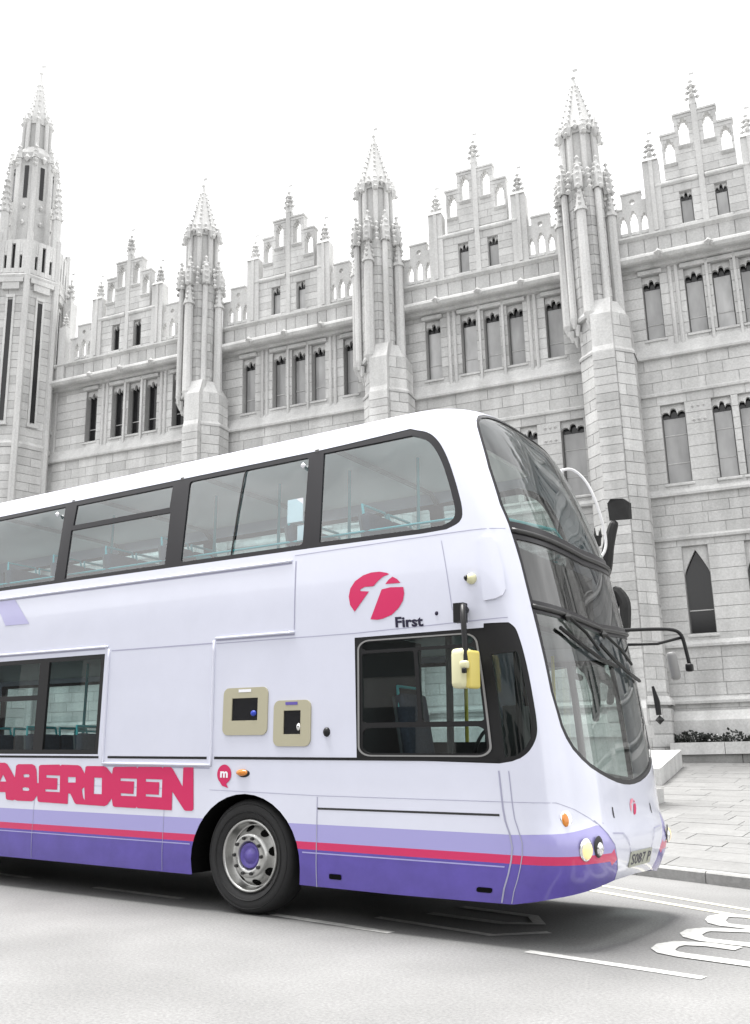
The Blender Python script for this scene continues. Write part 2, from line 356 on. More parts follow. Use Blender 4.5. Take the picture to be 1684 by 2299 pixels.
# ------------------------------------------------------------------ college
college = empty('college_building', None, (0, 26, 0)); college.rotation_euler = BE
tag(college, 'long pale granite college front with spiky turrets and stepped gables behind the bus', 'building')
CK = [-9.05+8.4*(k-2) for k in range(0, 6)]
YW = .45      # upper wall face
UP_W = [.2-2.4, .2-.93, .2, .2+.93, .2+2.4]
R2_W = [(.55-2.45, .40), (.55-.85, .31), (.55, .31), (.55+.85, .31), (.55+2.45, .42)]
R3_W = [(-1.67, .41), (.30, .41), (2.27, .41)]
UPZ = (16.05, 18.55); R2Z = (10.6, 13.45); R3Z = (5.42, 8.36); YL = .30
def trefoil_head(w, h=.34):
    """stone head with three cusped lobes cut from its lower edge; x from -w to w, top at z=0"""
    pts = []
    for i, (c, hh) in enumerate([(-2*w/3, .11), (0, .23), (2*w/3, .11)]):
        for k in range(7):
            x = c-w/3+(2*w/3)*k/6; pts.append((x, -h+hh*math.sqrt(max(0, 1-((x-c)/(w/3))**2))))
    return [(-w, 0), *[p for p in pts], (w, 0)]
def pointed_head(w, h=.95):
    pts = [(-w, -h)]+[(-w+w*k/6, -h+(h-.12)*(k/6)**.82) for k in range(1, 7)]
    pts += [(-x, z) for x, z in reversed(pts[:-1])]
    return [(-w, 0), *pts, (w, 0)]
def window_proto(w, h, head, pane_mat, y, glazing=1, rec=.36):
    """origin at the middle of the sill line on the wall face"""
    root = MB(); plate(root, [(x, z+h) for x, z in head], [], .14, .30)
    o = root.build('window', 'granite_trim')
    fr = MB()
    for a, b in ((-w, -w+.035), (w-.035, w)): fr.box(a, b, rec-.04, rec+.02, 0, h)
    fr.box(-w, w, rec-.04, rec+.02, 0, .045)
    f_ = fr.build('frame', 'lead', o)
    gb = MB()
    for g in range(glazing): zz = h*(.27+.36*g); gb.box(-w, w, rec-.02, rec+.01, zz-.016, zz+.016)
    if glazing: gb.build('glazing_bar', 'granite_trim', o)
    pn = MB(); pn.box(-w, w, rec, rec+.02, 0, h); pn.build('pane', pane_mat, o)
    tl = MB(); tl.box(-w, w, rec-.012, rec-.004, h-(.43 if w > .25 else .28), h); tl.build('head_shade', 'pane_dark', o)  # dark strip painted in for the shade behind the window head
    si = MB(); si.prism_x([(rec+.05, -.12), (-.06, -.12), (-.06, -.07), (0, -.02), (rec+.05, .04)], -w-.08, w+.08); si.build('sill', 'granite_trim', o)
    return o
def place_window(proto, c, x, y, z, first):
    if first: proto.parent = college; proto.location = (c+x, y, z); return proto
    return copy_tree(proto, college, (c+x, y, z))
WP = {}
def put(key, maker, c, x, y, z):
    if key not in WP: WP[key] = maker(); WP[key].parent = college; WP[key].location = (c+x, y, z); return
    copy_tree(WP[key], college, (c+x, y, z))
cube_me = None
def unit_cube():
    global cube_me
    if cube_me is None:
        m_ = MB(); b = .012
        m_.box(0, 1, 0, 1, 0, 1); ob = m_.build('stone', 'granite'); cube_me = ob.data; bpy.data.objects.remove(ob)
    return cube_me
nstone = [0]
def wall_blocks(x0, x1, z0, z1, ops, course=.40, width=1.0):
    """ashlar layout round openings; yields (xa, xb, za, zb)"""
    zb = sorted({z0, z1, *[z for o_ in ops for z in (o_[2], o_[3]) if z0 < z < z1]})
    for a, b in zip(zb, zb[1:]):
        n = max(1, round((b-a)/course))
        for i in range(n):
            za, zc = a+(b-a)*i/n, a+(b-a)*(i+1)/n; zm = (za+zc)/2
            cuts = sorted([(o_[0], o_[1]) for o_ in ops if o_[2] < zm < o_[3]]); segs = []; x = x0
            for p, q in cuts:
                if p > x: segs.append((x, p))
                x = max(x, q)
            if x < x1: segs.append((x, x1))
            for p, q in segs:
                k = max(1, round((q-p)/width+rnd.uniform(-.3, .3)))
                e = [p+(q-p)*j/k+(rnd.uniform(-.18, .18)*(q-p)/k if 0 < j < k else 0) for j in range(k+1)]
                if k > 1 and i % 2: e = [e[0]]+[v_-(q-p)/k*.25 for v_ in e[1:-1]]+[e[-1]]
                for u_, w_ in zip(e, e[1:]): yield u_, w_, za, zc
J = .011
# walls, bay by bay
ops2 = [(x-w, x+w, *R2Z) for x, w in R2_W]+[(x-w, x+w, *R3Z) for x, w in R3_W]
opsU = [(x-.31, x+.31, *UPZ) for x in UP_W]
for k, c in enumerate(CK):
    wl = MB()
    plate(wl, rect(-4.2, 4.2, -1.0, 15.25), [rect(a, b, e, g) for a, b, e, g in ops2], YL+.02, YL+.62)
    plate(wl, rect(-4.2, 4.2, 15.25, 19.1), [rect(a, b, e, g) for a, b, e, g in opsU], YW+.02, YW+.5)
    wall = wl.build('wall', 'joint', college, loc=(c, 0, 0))
    st = MB()
    for part, (z0, z1, ops, yf) in enumerate([(-.6, 15.2, ops2, YL), (15.3, 18.75, opsU, YW)]):
        for xa, xb, za, zc in wall_blocks(-4.2, 4.2, z0, z1, ops):
            if zc < .2: continue
            dy = rnd.uniform(-.006, .006)
            near = part == 0 and ((k == 3 and xa < 1.7 and zc > 1.6) or (k == 2 and xa > 1.4 and zc > 9.6))
            if near and nstone[0] < 300 and xb > -3.4:
                ob = bpy.data.objects.new('stone', unit_cube()); col.objects.link(ob); ob.parent = wall
                ob.location = (xa+J, yf+dy, za+J); ob.scale = (xb-xa-2*J, .06, zc-za-2*J); nstone[0] += 1
            else:
                st.tone = rnd.uniform(-1, 1); st.box(xa+J, xb-J, yf+dy, yf+.06, za+J, zc-J)
    st.build('stones', 'granite', wall, kind='stuff')
    # ribs of the upper wall
    rb = MB()
    for x in (.2-.465, .2+.465): rb.box(x-.045, x+.045, YW-.10, YW+.05, 15.5, 18.75)
    for x in (.2-1.72, .2+1.72, .2-1.5, .2+1.5): rb.tube([(x, YW-.02, 15.5), (x, YW-.02, 18.75)], .075, 8)
    for x in UP_W:
        rb.prism_x([(YW+.02, 18.56), (YW-.10, 18.56), (YW-.14, 18.62), (YW-.14, 18.70), (YW+.02, 18.74)], x-.42, x+.42)
    rb.build('window_shaft', 'granite_trim', college, loc=(c, 0, 0))
    for i, x in enumerate(UP_W):
        dark = 'pane_dark' if k == 0 else 'pane'
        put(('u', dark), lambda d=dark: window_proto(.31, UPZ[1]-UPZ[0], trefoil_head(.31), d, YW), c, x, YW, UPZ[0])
    for i, (x, w) in enumerate(R2_W):
        mt = 'pane' if i != 0 else 'pane_mid'
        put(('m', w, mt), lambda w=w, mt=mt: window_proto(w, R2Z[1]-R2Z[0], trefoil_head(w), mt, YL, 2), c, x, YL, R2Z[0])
    for i, (x, w) in enumerate(R3_W):
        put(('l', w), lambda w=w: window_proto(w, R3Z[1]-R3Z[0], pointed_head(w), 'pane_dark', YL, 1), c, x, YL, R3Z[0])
# carved panels between the middle row windows
sc = MB()
for c in CK:
    for x in (-1.05, 2.2):
        for zc in (13.25, 12.75):
            for q in (-.18, 0, .18): sc.octa(c+x+q, YL-.0, zc, .07)
sc.build('carved_panel', 'granite_trim', college)
# string courses along the whole front (each one piece of stonework)
X0, X1 = -31.4, 20.3
def course(name, prof, x0=X0, x1=X1, mat='granite_trim'):
    m_ = MB(); m_.prism_x(prof, x0, x1); return m_.build(name, mat, college)
course('string_course', [(YW+.03, 15.18), (YL-.16, 15.18), (YL-.18, 15.25), (YL-.14, 15.32), (YW+.03, 15.86)])
course('string_course', [(YL+.03, 13.78), (YL-.08, 13.78), (YL-.10, 13.86), (YL+.03, 13.95)])
course('string_course', [(YL+.03, 10.12), (YL-.14, 10.12), (YL-.15, 10.2), (YL+.03, 10.42)])
course('string_course', [(YL+.03, 8.58), (YL-.10, 8.58), (YL-.12, 8.66), (YL+.03, 8.78)])
course('string_course', [(YL+.03, 4.98), (YL-.14, 4.98), (YL-.15, 5.06), (YL+.03, 5.24)])
course('string_course', [(YL+.03, 3.16), (YL-.16, 3.16), (YL-.18, 3.24), (YL+.03, 3.38)])
course('plinth', [(YL+.03, -.8), (YL-.42, -.8), (YL-.42, 2.62), (YL-.16, 2.92), (YL+.03, 2.96)], mat='granite')
course('cornice', [(YW+.05, 18.74), (.20, 18.74), (.16, 18.84), (-.14, 18.80), (-.24, 18.84), (-.33, 18.94), (-.31, 19.04), (-.20, 19.12), (YW+.05, 19.14)])
course('string_course', [(.33, 19.78), (-.02, 19.78), (-.16, 19.86), (-.16, 19.93), (-.02, 19.97), (.33, 19.97)])
pb = MB(); pb.box(X0, X1, .05, .28, 19.10, 19.82)
x = X0
while x < X1:
    w = rnd.uniform(.42, .62); pb.tone = rnd.uniform(-.8, .8); pb.box(x+.012, x+w-.012, rnd.uniform(-.008, .008), .3, 19.13, 19.81); x += w
pb.build('parapet', 'granite', college)
for c in CK:
    for x in (-1.78, -.08, 1.62):
        bm_ = MB(); bm_.octa(c+x, -.34, 19.0, .16); bm_.octa(c+x+.10, -.32, 18.92, .10); bm_.build('boss', 'granite_trim', college)

def finial(m_, x, y, z0, z1, r):
    """crocketed finial: tapering spike with three rings of leaf knobs"""
    h = z1-z0
    m_.frus(x, y, z0, z0+h*.86, r*.62, r*.10, 4, math.pi/4); m_.octa(x, y, z0+h*.90, r*.34, 1.3)
    for lv, rr in ((.26, .66), (.48, .50), (.68, .36)):
        for a in range(4):
            an = a*math.pi/2; m_.octa(x+r*rr*math.cos(an), y+r*rr*math.sin(an), z0+h*lv, r*.36)
        m_.octa(x, y, z0+h*lv, r*.58, .7)
    m_.tube([(x, y, z1-.05), (x, y, z1+.28)], .012, 4); m_.box(x, x+.16, y-.006, y+.006, z1+.17, z1+.26)
def cusp_hole(x, w, z0, z1):
    h = z1-z0
    return [(x-w, z0), (x+w, z0), (x+w, z1-.26), (x+w*.72, z1-.25), (x+w*.86, z1-.14), (x+w*.45, z1-.12), (x+w*.4, z1-.03), (x, z1), (x-w*.4, z1-.03), (x-w*.45, z1-.12), (x-w*.86, z1-.14), (x-w*.72, z1-.25), (x-w, z1-.26)]
# gable prototype
g0 = empty('gable', college)
gm = MB()
GW = [(-.60, .21), (.60, .21)]
plate(gm, [(-1.6, 19.96), (1.6, 19.96), (1.6, 21.86), (1.24, 21.86), (1.24, 23.77), (.74, 23.77), (.74, 24.5), (.13, 24.5), (.13, 24.8), (-.13, 24.8), (-.13, 24.5), (-.74, 24.5), (-.74, 23.77), (-1.24, 23.77), (-1.24, 21.86), (-1.6, 21.86)],
      [rect(x-w, x+w, 20.1, 21.38) for x, w in GW]+[cusp_hole(s_*.98, .175, 22.57, 23.60) for s_ in (-1, 1)]+[cusp_hole(s_*.43, .175, 23.2, 24.36) for s_ in (-1, 1)], .02, .36)
gm.build('gable_core', 'granite', g0)
gs = MB()
for xa, xb, za, zc in wall_blocks(-1.6, 1.6, 19.97, 21.72, [(x-w, x+w, 20.1, 21.38) for x, w in GW], .36, .7):
    gs.tone = rnd.uniform(-1, 1); gs.box(xa+.008, xb-.008, rnd.uniform(-.006, .004), .05, za+.008, zc-.008)
for xa, xb, za, zc in wall_blocks(-1.24, 1.24, 21.95, 24.5, [(s_*.98-.18, s_*.98+.18, 22.57, 23.61) for s_ in (-1, 1)]+[(s_*.43-.18, s_*.43+.18, 23.2, 24.37) for s_ in (-1, 1)]+[(-1.3, -.74, 23.77, 24.6), (.74, 1.3, 23.77, 24.6)], .36, .6):
    gs.tone = rnd.uniform(-1, 1); gs.box(xa+.006, xb-.006, rnd.uniform(-.006, .004), .05, za+.006, zc-.006)
gs.build('gable_stones', 'granite_trim', g0, kind='stuff')
gt = MB()
gt.prism_x([(.36, 21.70), (-.05, 21.70), (-.10, 21.76), (-.10, 21.82), (0, 21.92), (.36, 21.92)], -1.62, -.12); gt.prism_x([(.36, 21.70), (-.05, 21.70), (-.10, 21.76), (-.10, 21.82), (0, 21.92), (.36, 21.92)], .12, 1.62)
for s_ in (-1, 1):
    gt.prism_x([(.1, 22.40), (-.05, 22.44), (-.13, 22.50), (-.13, 22.54), (.1, 22.575)], s_*.98-.22, s_*.98+.22)
    gt.prism_x([(.1, 23.03), (-.05, 23.07), (-.13, 23.13), (-.13, 23.17), (.1, 23.205)], s_*.43-.22, s_*.43+.22)
    xs = sorted((s_*.74, s_*1.28)); gt.box(xs[0], xs[1], -.035, .40, 23.77, 23.85)
    xs = sorted((s_*.10, s_*.78)); gt.box(xs[0], xs[1], -.035, .40, 24.5, 24.58)
gt.box(-.10, .10, -.035, .02, 20.0, 24.8)
gt.build('coping', 'granite_trim', g0)
fm = MB(); fm.frus(0, .1, 24.8, 24.95, .2, .16, 4, math.pi/4); finial(fm, 0, .1, 24.85, 25.95, .30); fm.build('finial', 'granite_trim', g0)
for s_ in (-1, 1):
    pm = MB(); xc = s_*1.70
    pm.box(xc-.29, xc+.29, -.07, .40, 19.96, 22.86); pm.box(xc-.07, xc+.07, -.12, -.06, 20.0, 22.86); pm.frus(xc, .15, 22.86, 22.98, .40, .34, 4, math.pi/4)
    finial(pm, xc, .15, 22.95, 23.95, .27); pm.build('pinnacle', 'granite_trim', g0)
    pp = MB(); pr_ = lambda a: s_*a
    out = [(1.4, 19.96), (3.25, 19.96), (3.25, 21.15), (2.86, 21.15), (2.86, 21.75), (2.14, 21.75), (2.14, 21.45), (1.4, 21.45)]
    hol = [cusp_hole(x, .125, 20.2, 20.9) for x in (2.86, 2.1)]+[cusp_hole(2.48, .14, 20.2, 21.06)]+[[(2.48+.10*math.cos(2*math.pi*q/8), 21.43+.11*math.sin(2*math.pi*q/8)) for q in range(8)]]
    fx = lambda l: [(s_*x, z) for x, z in l]
    plate(pp, fx(out), [fx(h) for h in hol], .04, .30)
    for x, z0_, z1_ in ((2.82, 20.06, 20.16), (2.1, 20.06, 20.16), (2.45, 20.06, 20.16)):
        xs = sorted((s_*(x-.14), s_*(x+.14))); pp.box(xs[0], xs[1], 0, .3, z0_, z1_)
    xs = sorted((s_*2.12, s_*2.88)); pp.box(xs[0], xs[1], .0, .34, 21.75, 21.82)
    xs = sorted((s_*2.86, s_*3.27)); pp.box(xs[0], xs[1], .0, .34, 21.15, 21.21)
    pp.build('pierced_parapet', 'granite_trim', g0)
for k, c in enumerate(CK):
    gp_ = 'pane_dark' if k == 0 else 'pane'
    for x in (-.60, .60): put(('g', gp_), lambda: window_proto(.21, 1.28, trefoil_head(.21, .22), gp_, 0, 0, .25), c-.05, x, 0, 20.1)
g0.location = (CK[0]-.05, 0, 0)
for c in CK[1:]: copy_tree(g0, college, (c-.05, 0, 0))
# ------------------------------------------------------------------ turret prototype
t0 = empty('turret', college)
def ring_knobs(m_, r, z, n, kr, a0=0):
    for i in range(n):
        a = a0+2*math.pi*i/n; m_.octa(r*math.cos(a), r*math.sin(a), z, kr, 1.2)
def face_blocks(m_, r_in, z0, z1, n=8, course=.40, faces=range(8), half=None, t=.05):
    """courses of ashlar on the flats of an octagonal pier"""
    hw = r_in*math.tan(math.pi/n) if half is None else half
    for fi in faces:
        a = 2*math.pi*fi/n; nx, ny = math.cos(a), math.sin(a); tx, ty = -ny, nx
        k = max(1, round((z1-z0)/course))
        for i in range(k):
            za, zc = z0+(z1-z0)*i/k+.010, z0+(z1-z0)*(i+1)/k-.010
            cuts = [-hw, hw] if (i+fi) % 3 else [-hw, rnd.uniform(-.2, .2)*hw, hw]
            for p, q in zip(cuts, cuts[1:]):
                m_.tone = rnd.uniform(-1, 1); d0, d1 = r_in-.04, r_in+rnd.uniform(-.004, .006); p_, q_ = p+.008, q-.008
                vs2 = [(nx*d+tx*w_, ny*d+ty*w_, z) for z in (za, zc) for d, w_ in ((d0, p_), (d1, p_), (d1, q_), (d0, q_))]
                m_.add(vs2, [(0,1,5,4),(1,2,6,5),(2,3,7,6),(4,5,6,7),(0,3,2,1)])
C8 = 1/math.cos(math.pi/8)
def interp_(t, z):
    for (a, b), (c, d) in zip(t, t[1:]):
        if z <= c: return b+(d-b)*(z-a)/(c-a)
    return t[-1][1]
DX = .38        # the pier stands a little to the right of the turret it carries
p1 = MB(); p1.frus(0, 0, -.8, 15.2, .95*C8-.03, .89*C8-.03); p1.frus(0, 0, 15.2, 16.6, .86*C8-.03, .86*C8-.03); p1.build('pier', 'joint', t0, loc=(DX, 0, 0))
p1 = MB(); p1.frus(0, 0, 16.6, 22.3, .72*C8-.02, .70*C8-.02); p1.build('shaft', 'joint', t0)
p2 = MB(); face_blocks(p2, .92, 3.1, 15.15, faces=(4, 5, 6, 7, 0)); face_blocks(p2, 1.0, -.6, 3.0, faces=(4, 5, 6, 7, 0)); face_blocks(p2, .87, 15.3, 16.6, faces=(4, 5, 6, 7, 0)); p2.build('pier_stones', 'granite', t0, kind='stuff', loc=(DX, 0, 0))
p2 = MB(); face_blocks(p2, .73, 16.7, 22.2)
p2.build('shaft_stones', 'granite', t0, kind='stuff')
for z, r, h_ in ((15.2, .95, .16), (3.16, 1.05, .22)):
    p3 = MB(); p3.frus(0, 0, z-.06, z+.03, r*C8, (r+.015)*C8, cap=False); p3.frus(0, 0, z+.03, z+h_, (r+.015)*C8, (r-.08)*C8, cap=False); p3.build('weathering', 'granite_trim', t0, loc=(DX, 0, 0))
p3 = MB(); p3.frus(0, 0, 16.56, 16.66, .93*C8, .95*C8); p3.frus(0, 0, 16.66, 17.25, .95*C8, .66*C8)
p3.build('weathering', 'granite_trim', t0, loc=(DX*.6, 0, 0))
p4 = MB(); p4.prism_x([(-.90, -.8), (-1.24, -.8), (-1.24, 3.0), (-1.17, 3.25), (-1.15, 15.15), (-1.10, 15.35), (-1.10, 16.55), (-.85, 17.2), (-.70, 17.2)], -.36, .36); p4.build('front_buttress', 'granite_trim', t0, loc=(DX, 0, 0))
p5 = MB(); k_ = 38
for i in range(k_):
    za, zb = 3.3+i*(11.8/k_), 3.3+(i+1)*(11.8/k_); p5.tone = rnd.uniform(-1, 1); p5.box(-.375, .375, -1.185, -1.0, za+.010, zb-.010)
p5.build('buttress_stones', 'granite', t0, kind='stuff', loc=(DX, 0, 0))
# slender buttress shafts with their crocketed caps
for i in range(8):
    a = math.pi/8+2*math.pi*i/8+math.pi/8
    front = i % 2 == 1
    m_ = MB(); rr = .92 if front else .86
    cx, cy = rr*math.cos(a), rr*math.sin(a); rad = .20 if front else .13
    zt = 20.75 if front else 21.7
    m_.frus(cx, cy, 16.7, zt, rad, rad*.9, 8)
    m_.frus(cx*.72, cy*.72, 15.9, 16.25, .03, rad*.7, 8); m_.frus(cx*.86, cy*.86, 16.1, 16.5, .06, rad*.95, 8); m_.frus(cx, cy, 16.35, 16.72, .05, rad*1.12, 8)
    m_.frus(cx, cy, zt, zt+.12, rad*1.25, rad*1.2, 8); m_.frus(cx, cy, zt+.12, zt+1.15, rad*1.0, .04, 8)
    for lv in range(4):
        for q in range(4):
            an = a+q*math.pi/2; r2 = rad*(1.05-.22*lv); m_.octa(cx+r2*math.cos(an), cy+r2*math.sin(an), zt+.25+lv*.24, .075)
    m_.octa(cx, cy, zt+1.2, .09, 1.3)
    m_.build('buttress_shaft', 'granite_trim', t0)
# crown of gablets at the foot of the upper stage
m_ = MB()
for i in range(8):
    a = 2*math.pi*i/8; cx, cy = .90*math.cos(a), .90*math.sin(a)
    m_.frus(cx, cy, 21.7, 22.25, .20, .22, 4, a+math.pi/4); m_.frus(cx, cy, 22.25, 22.95, .22, .03, 4, a+math.pi/4)
    for lv in range(3):
        for q in (-1, 1): m_.octa(cx-q*.17*math.sin(a)*(1-lv*.28), cy+q*.17*math.cos(a)*(1-lv*.28), 22.3+lv*.2, .105)
    m_.octa(cx, cy, 22.98, .10, 1.3)
    for q in range(4): ring_knobs(m_, 1.06-.02*q, 21.75+q*.26, 1, .115, a); ring_knobs(m_, 1.02-.03*q, 21.65+q*.26, 1, .105, a+math.pi/8)
m_.build('gablet_crown', 'granite_trim', t0)
m_ = MB(); m_.frus(0, 0, 22.2, 24.4, .52*C8, .50*C8); m_.build('upper_shaft', 'granite', t0)
for i in range(8):
    a = math.pi/8+2*math.pi*i/8; m_ = MB(); m_.tube([(.64*math.cos(a), .64*math.sin(a), 22.2), (.62*math.cos(a), .62*math.sin(a), 24.35)], .105, 8); m_.build('rib', 'granite_trim', t0)
m_ = MB()
for i in range(8):
    a = math.pi/8+2*math.pi*i/8; cx, cy = .74*math.cos(a), .74*math.sin(a)
    m_.frus(cx, cy, 24.1, 24.42, .11, .16, 6); m_.frus(cx, cy, 24.42, 24.95, .14, .02, 6)
    for lv in range(3): m_.octa(cx*(1.17-lv*.06), cy*(1.17-lv*.06), 24.15+lv*.24, .115)
    a += math.pi/8; m_.octa(.68*math.cos(a), .68*math.sin(a), 24.5, .11, 1.5); m_.octa(.66*math.cos(a), .66*math.sin(a), 24.75, .07, 1.5)
m_.frus(0, 0, 24.3, 24.55, .58*C8, .62*C8)
m_.build('upper_crown', 'granite_trim', t0)
m_ = MB(); m_.frus(0, 0, 24.5, 25.4, .66*C8, .43*C8, 8); m_.frus(0, 0, 25.4, 27.05, .43*C8, .035, 8)
for i in range(8):
    a = math.pi/8+2*math.pi*i/8
    for lv in range(9):
        f_ = lv/9.6; r_ = interp_([(0, .66*C8), (.35, .43*C8), (1, .04)], f_)+.015; m_.octa(r_*math.cos(a), r_*math.sin(a), 24.6+2.4*f_, .078*(1-.45*f_), 1.1)
m_.octa(0, 0, 27.08, .11, 1.2); m_.tube([(0, 0, 27.0), (0, 0, 27.5)], .014, 4); m_.box(0, .18, -.006, .006, 27.34, 27.47)
m_.build('spire', 'granite_trim', t0)
TX = [c+4.2 for c in CK]
t0.location = (TX[0], -.35, 0)
for x in TX[1:]: copy_tree(t0, college, (x, -.35, 0))
# ------------------------------------------------------------------ entrance tower at the left
tw = empty('tower', college, (-31.95, -.2, 0)); tw.rotation_euler = (0, 0, math.pi/8)
m_ = MB(); m_.frus(0, 0, -.8, 24.0, 1.70*C8, 1.66*C8)
m_.build('tower_shaft', 'joint', tw)
m_ = MB(); face_blocks(m_, 1.75, 2.0, 15.6, faces=(5, 6, 7, 0)); face_blocks(m_, 1.70, 15.8, 23.9, faces=(5, 6, 7, 0)); m_.build('tower_stones', 'granite', tw, kind='stuff')
for z, r in ((15.7, 1.80), (24.05, 1.86)):
    m_ = MB(); m_.frus(0, 0, z-.10, z+.06, (r-.02)*C8, (r+.05)*C8, cap=False); m_.frus(0, 0, z+.06, z+.26, (r+.05)*C8, (r-.12)*C8, cap=False); m_.build('weathering', 'granite_trim', tw)
for i in range(8):
    a = math.pi/8+2*math.pi*i/8; m_ = MB()
    m_.frus(1.76*C8*math.cos(a), 1.76*C8*math.sin(a), 2.0, 26.4, .17, .15, 6)
    m_.build('rib', 'granite_trim', tw)
def slab(m2, f_, w0, w1, z0, z1, d0, d1):
    nx, ny, tx, ty = f_
    m2.add([(nx*d+tx*w, ny*d+ty*w, z) for z in (z0, z1) for d, w in ((d0, w0), (d1, w0), (d1, w1), (d0, w1))], [(0,1,5,4),(1,2,6,5),(2,3,7,6),(4,5,6,7),(3,0,4,7),(0,3,2,1)])
def face_dir(fi): a = 2*math.pi*fi/8; return (math.cos(a), math.sin(a), -math.sin(a), math.cos(a))
for fi in (5, 6, 7, 0):
    F_ = face_dir(fi)
    m2 = MB(); slab(m2, F_, -.12, .12, 16.9, 22.9, 1.66, 1.735); m2.build('window', 'pane_dark', tw)
    m2 = MB()
    for s_ in (-1, 1): slab(m2, F_, *sorted((s_*.12, s_*.22)), 16.8, 23.0, 1.66, 1.77)
    slab(m2, F_, -.22, .22, 23.0, 23.15, 1.66, 1.79); slab(m2, F_, -.26, .26, 16.65, 16.8, 1.66, 1.82); m2.build('window_frame', 'granite_trim', tw)
    m2 = MB(); slab(m2, F_, -.40, .40, 23.4, 23.75, 1.66, 1.86); slab(m2, F_, -.58, .58, 23.75, 23.98, 1.66, 1.90); m2.build('corbel', 'granite_trim', tw)
    m2 = MB(); E_ = [-.70, -.44, -.30, -.09, .09, .30, .44, .70]
    for p, q in zip(E_[0::2], E_[1::2]): slab(m2, F_, p, q, 24.25, 26.0, 1.68, 1.83)
    for p, q in zip(E_[1::2], E_[2::2]): slab(m2, F_, p, q, 24.25, 24.5, 1.68, 1.81); slab(m2, F_, p, q, 25.8 if abs(p+q) < .1 else 25.2, 26.0, 1.68, 1.81)
    for p in (-.37, .37): slab(m2, F_, p-.05, p+.05, 25.35, 25.8, 1.80, 1.825)
    m2.build('battlement', 'granite_trim', tw)
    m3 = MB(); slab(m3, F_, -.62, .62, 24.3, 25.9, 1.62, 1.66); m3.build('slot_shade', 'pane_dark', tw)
m_ = MB(); m_.frus(0, 0, 24.0, 31.4, 1.02*C8, .95*C8); m_.build('upper_stage', 'granite', tw)
m_ = MB(); m_.frus(0, 0, 31.1, 31.9, .98*C8, .66*C8, cap=False); m_.build('weathering', 'granite_trim', tw)
m_ = MB(); m_.frus(0, 0, 31.3, 33.4, .46*C8, .44*C8); m_.build('lantern', 'granite', tw)
for fi in (4, 5, 6, 7, 0, 1):
    m2 = MB(); slab(m2, face_dir(fi), -.10, .10, 28.8, 30.6, .92, 1.0); m2.build('upper_window', 'pane_dark', tw)
for i in range(8):
    a = math.pi/8+2*math.pi*i/8; ca, sa = math.cos(a), math.sin(a); m_ = MB()
    m_.tube([(1.12*ca, 1.12*sa, 24.2), (1.04*ca, 1.04*sa, 31.0)], .15, 8); m_.frus(1.06*ca, 1.06*sa, 31.0, 31.9, .19, .03, 6)
    for lv in range(5): m_.octa((1.22-.035*lv)*ca, (1.22-.035*lv)*sa, 30.6+lv*.26, .14)
    c2, s2 = math.cos(a+math.pi/8), math.sin(a+math.pi/8)
    m_.octa(1.06*c2, 1.06*s2, 31.0, .17, 1.4); m_.octa(1.08*c2, 1.08*s2, 28.3, .11, 1.4); m_.octa(1.10*c2, 1.10*s2, 27.4, .11, 1.4)
    m_.build('upper_rib', 'granite_trim', tw)
    m_ = MB(); m_.tube([(.66*ca, .66*sa, 31.6), (.62*ca, .62*sa, 33.6)], .11, 8); m_.octa(.71*ca, .71*sa, 33.5, .15, 1.5); m_.octa(.69*ca, .69*sa, 33.85, .11, 1.5); m_.frus(.64*ca, .64*sa, 33.6, 34.2, .12, .02, 6)
    m_.build('lantern_shaft', 'granite_trim', tw)
    if i % 2 == 1:
        m_ = MB(); x_, y_ = 1.72*ca, 1.72*sa; m_.frus(x_, y_, 24.0, 27.6, .24, .21, 8); m_.frus(x_, y_, 27.6, 29.7, .24, .03, 8)
        for lv in range(6):
            for q in range(5):
                an = q*2*math.pi/5+lv; r_ = .27*(1-lv*.14); m_.octa(x_+r_*math.cos(an), y_+r_*math.sin(an), 27.65+lv*.34, .10)
        m_.octa(x_, y_, 29.75, .12); m_.build('pinnacle', 'granite_trim', tw)
m_ = MB(); m_.frus(0, 0, 33.4, 36.7, .50*C8, .04, 8)
for i in range(8):
    a = math.pi/8+2*math.pi*i/8
    for lv in range(8):
        f_ = lv/9; r_ = .50*C8*(1-f_)+.03; m_.octa(r_*math.cos(a), r_*math.sin(a), 33.5+3.1*f_, .070)
m_.octa(0, 0, 36.75, .13); m_.tube([(0, 0, 36.7), (0, 0, 37.3)], .016, 4); m_.box(0, .2, -.006, .006, 37.1, 37.26)
m_.build('spire', 'granite_trim', tw)
# slim pinnacles between tower and first gable, and the body of the building behind
for (x, y, z0, z1, r) in ((-30.05, .9, 19.9, 25.0, .24), (-29.55, .1, 19.9, 22.6, .20)):
    m_ = MB(); m_.box(x-r, x+r, y-r, y+r, 18.8, z0+(z1-z0)*.72); finial(m_, x, y, z0+(z1-z0)*.72, z1, r*1.2); m_.build('pinnacle', 'granite_trim', college)
m_ = MB(); m_.box(-44, 20.5, .95, 12, -1, 19.0); m_.box(-44, -30.06, .33, 1.0, -1, 19.8); m_.build('rear_block', 'granite', college)
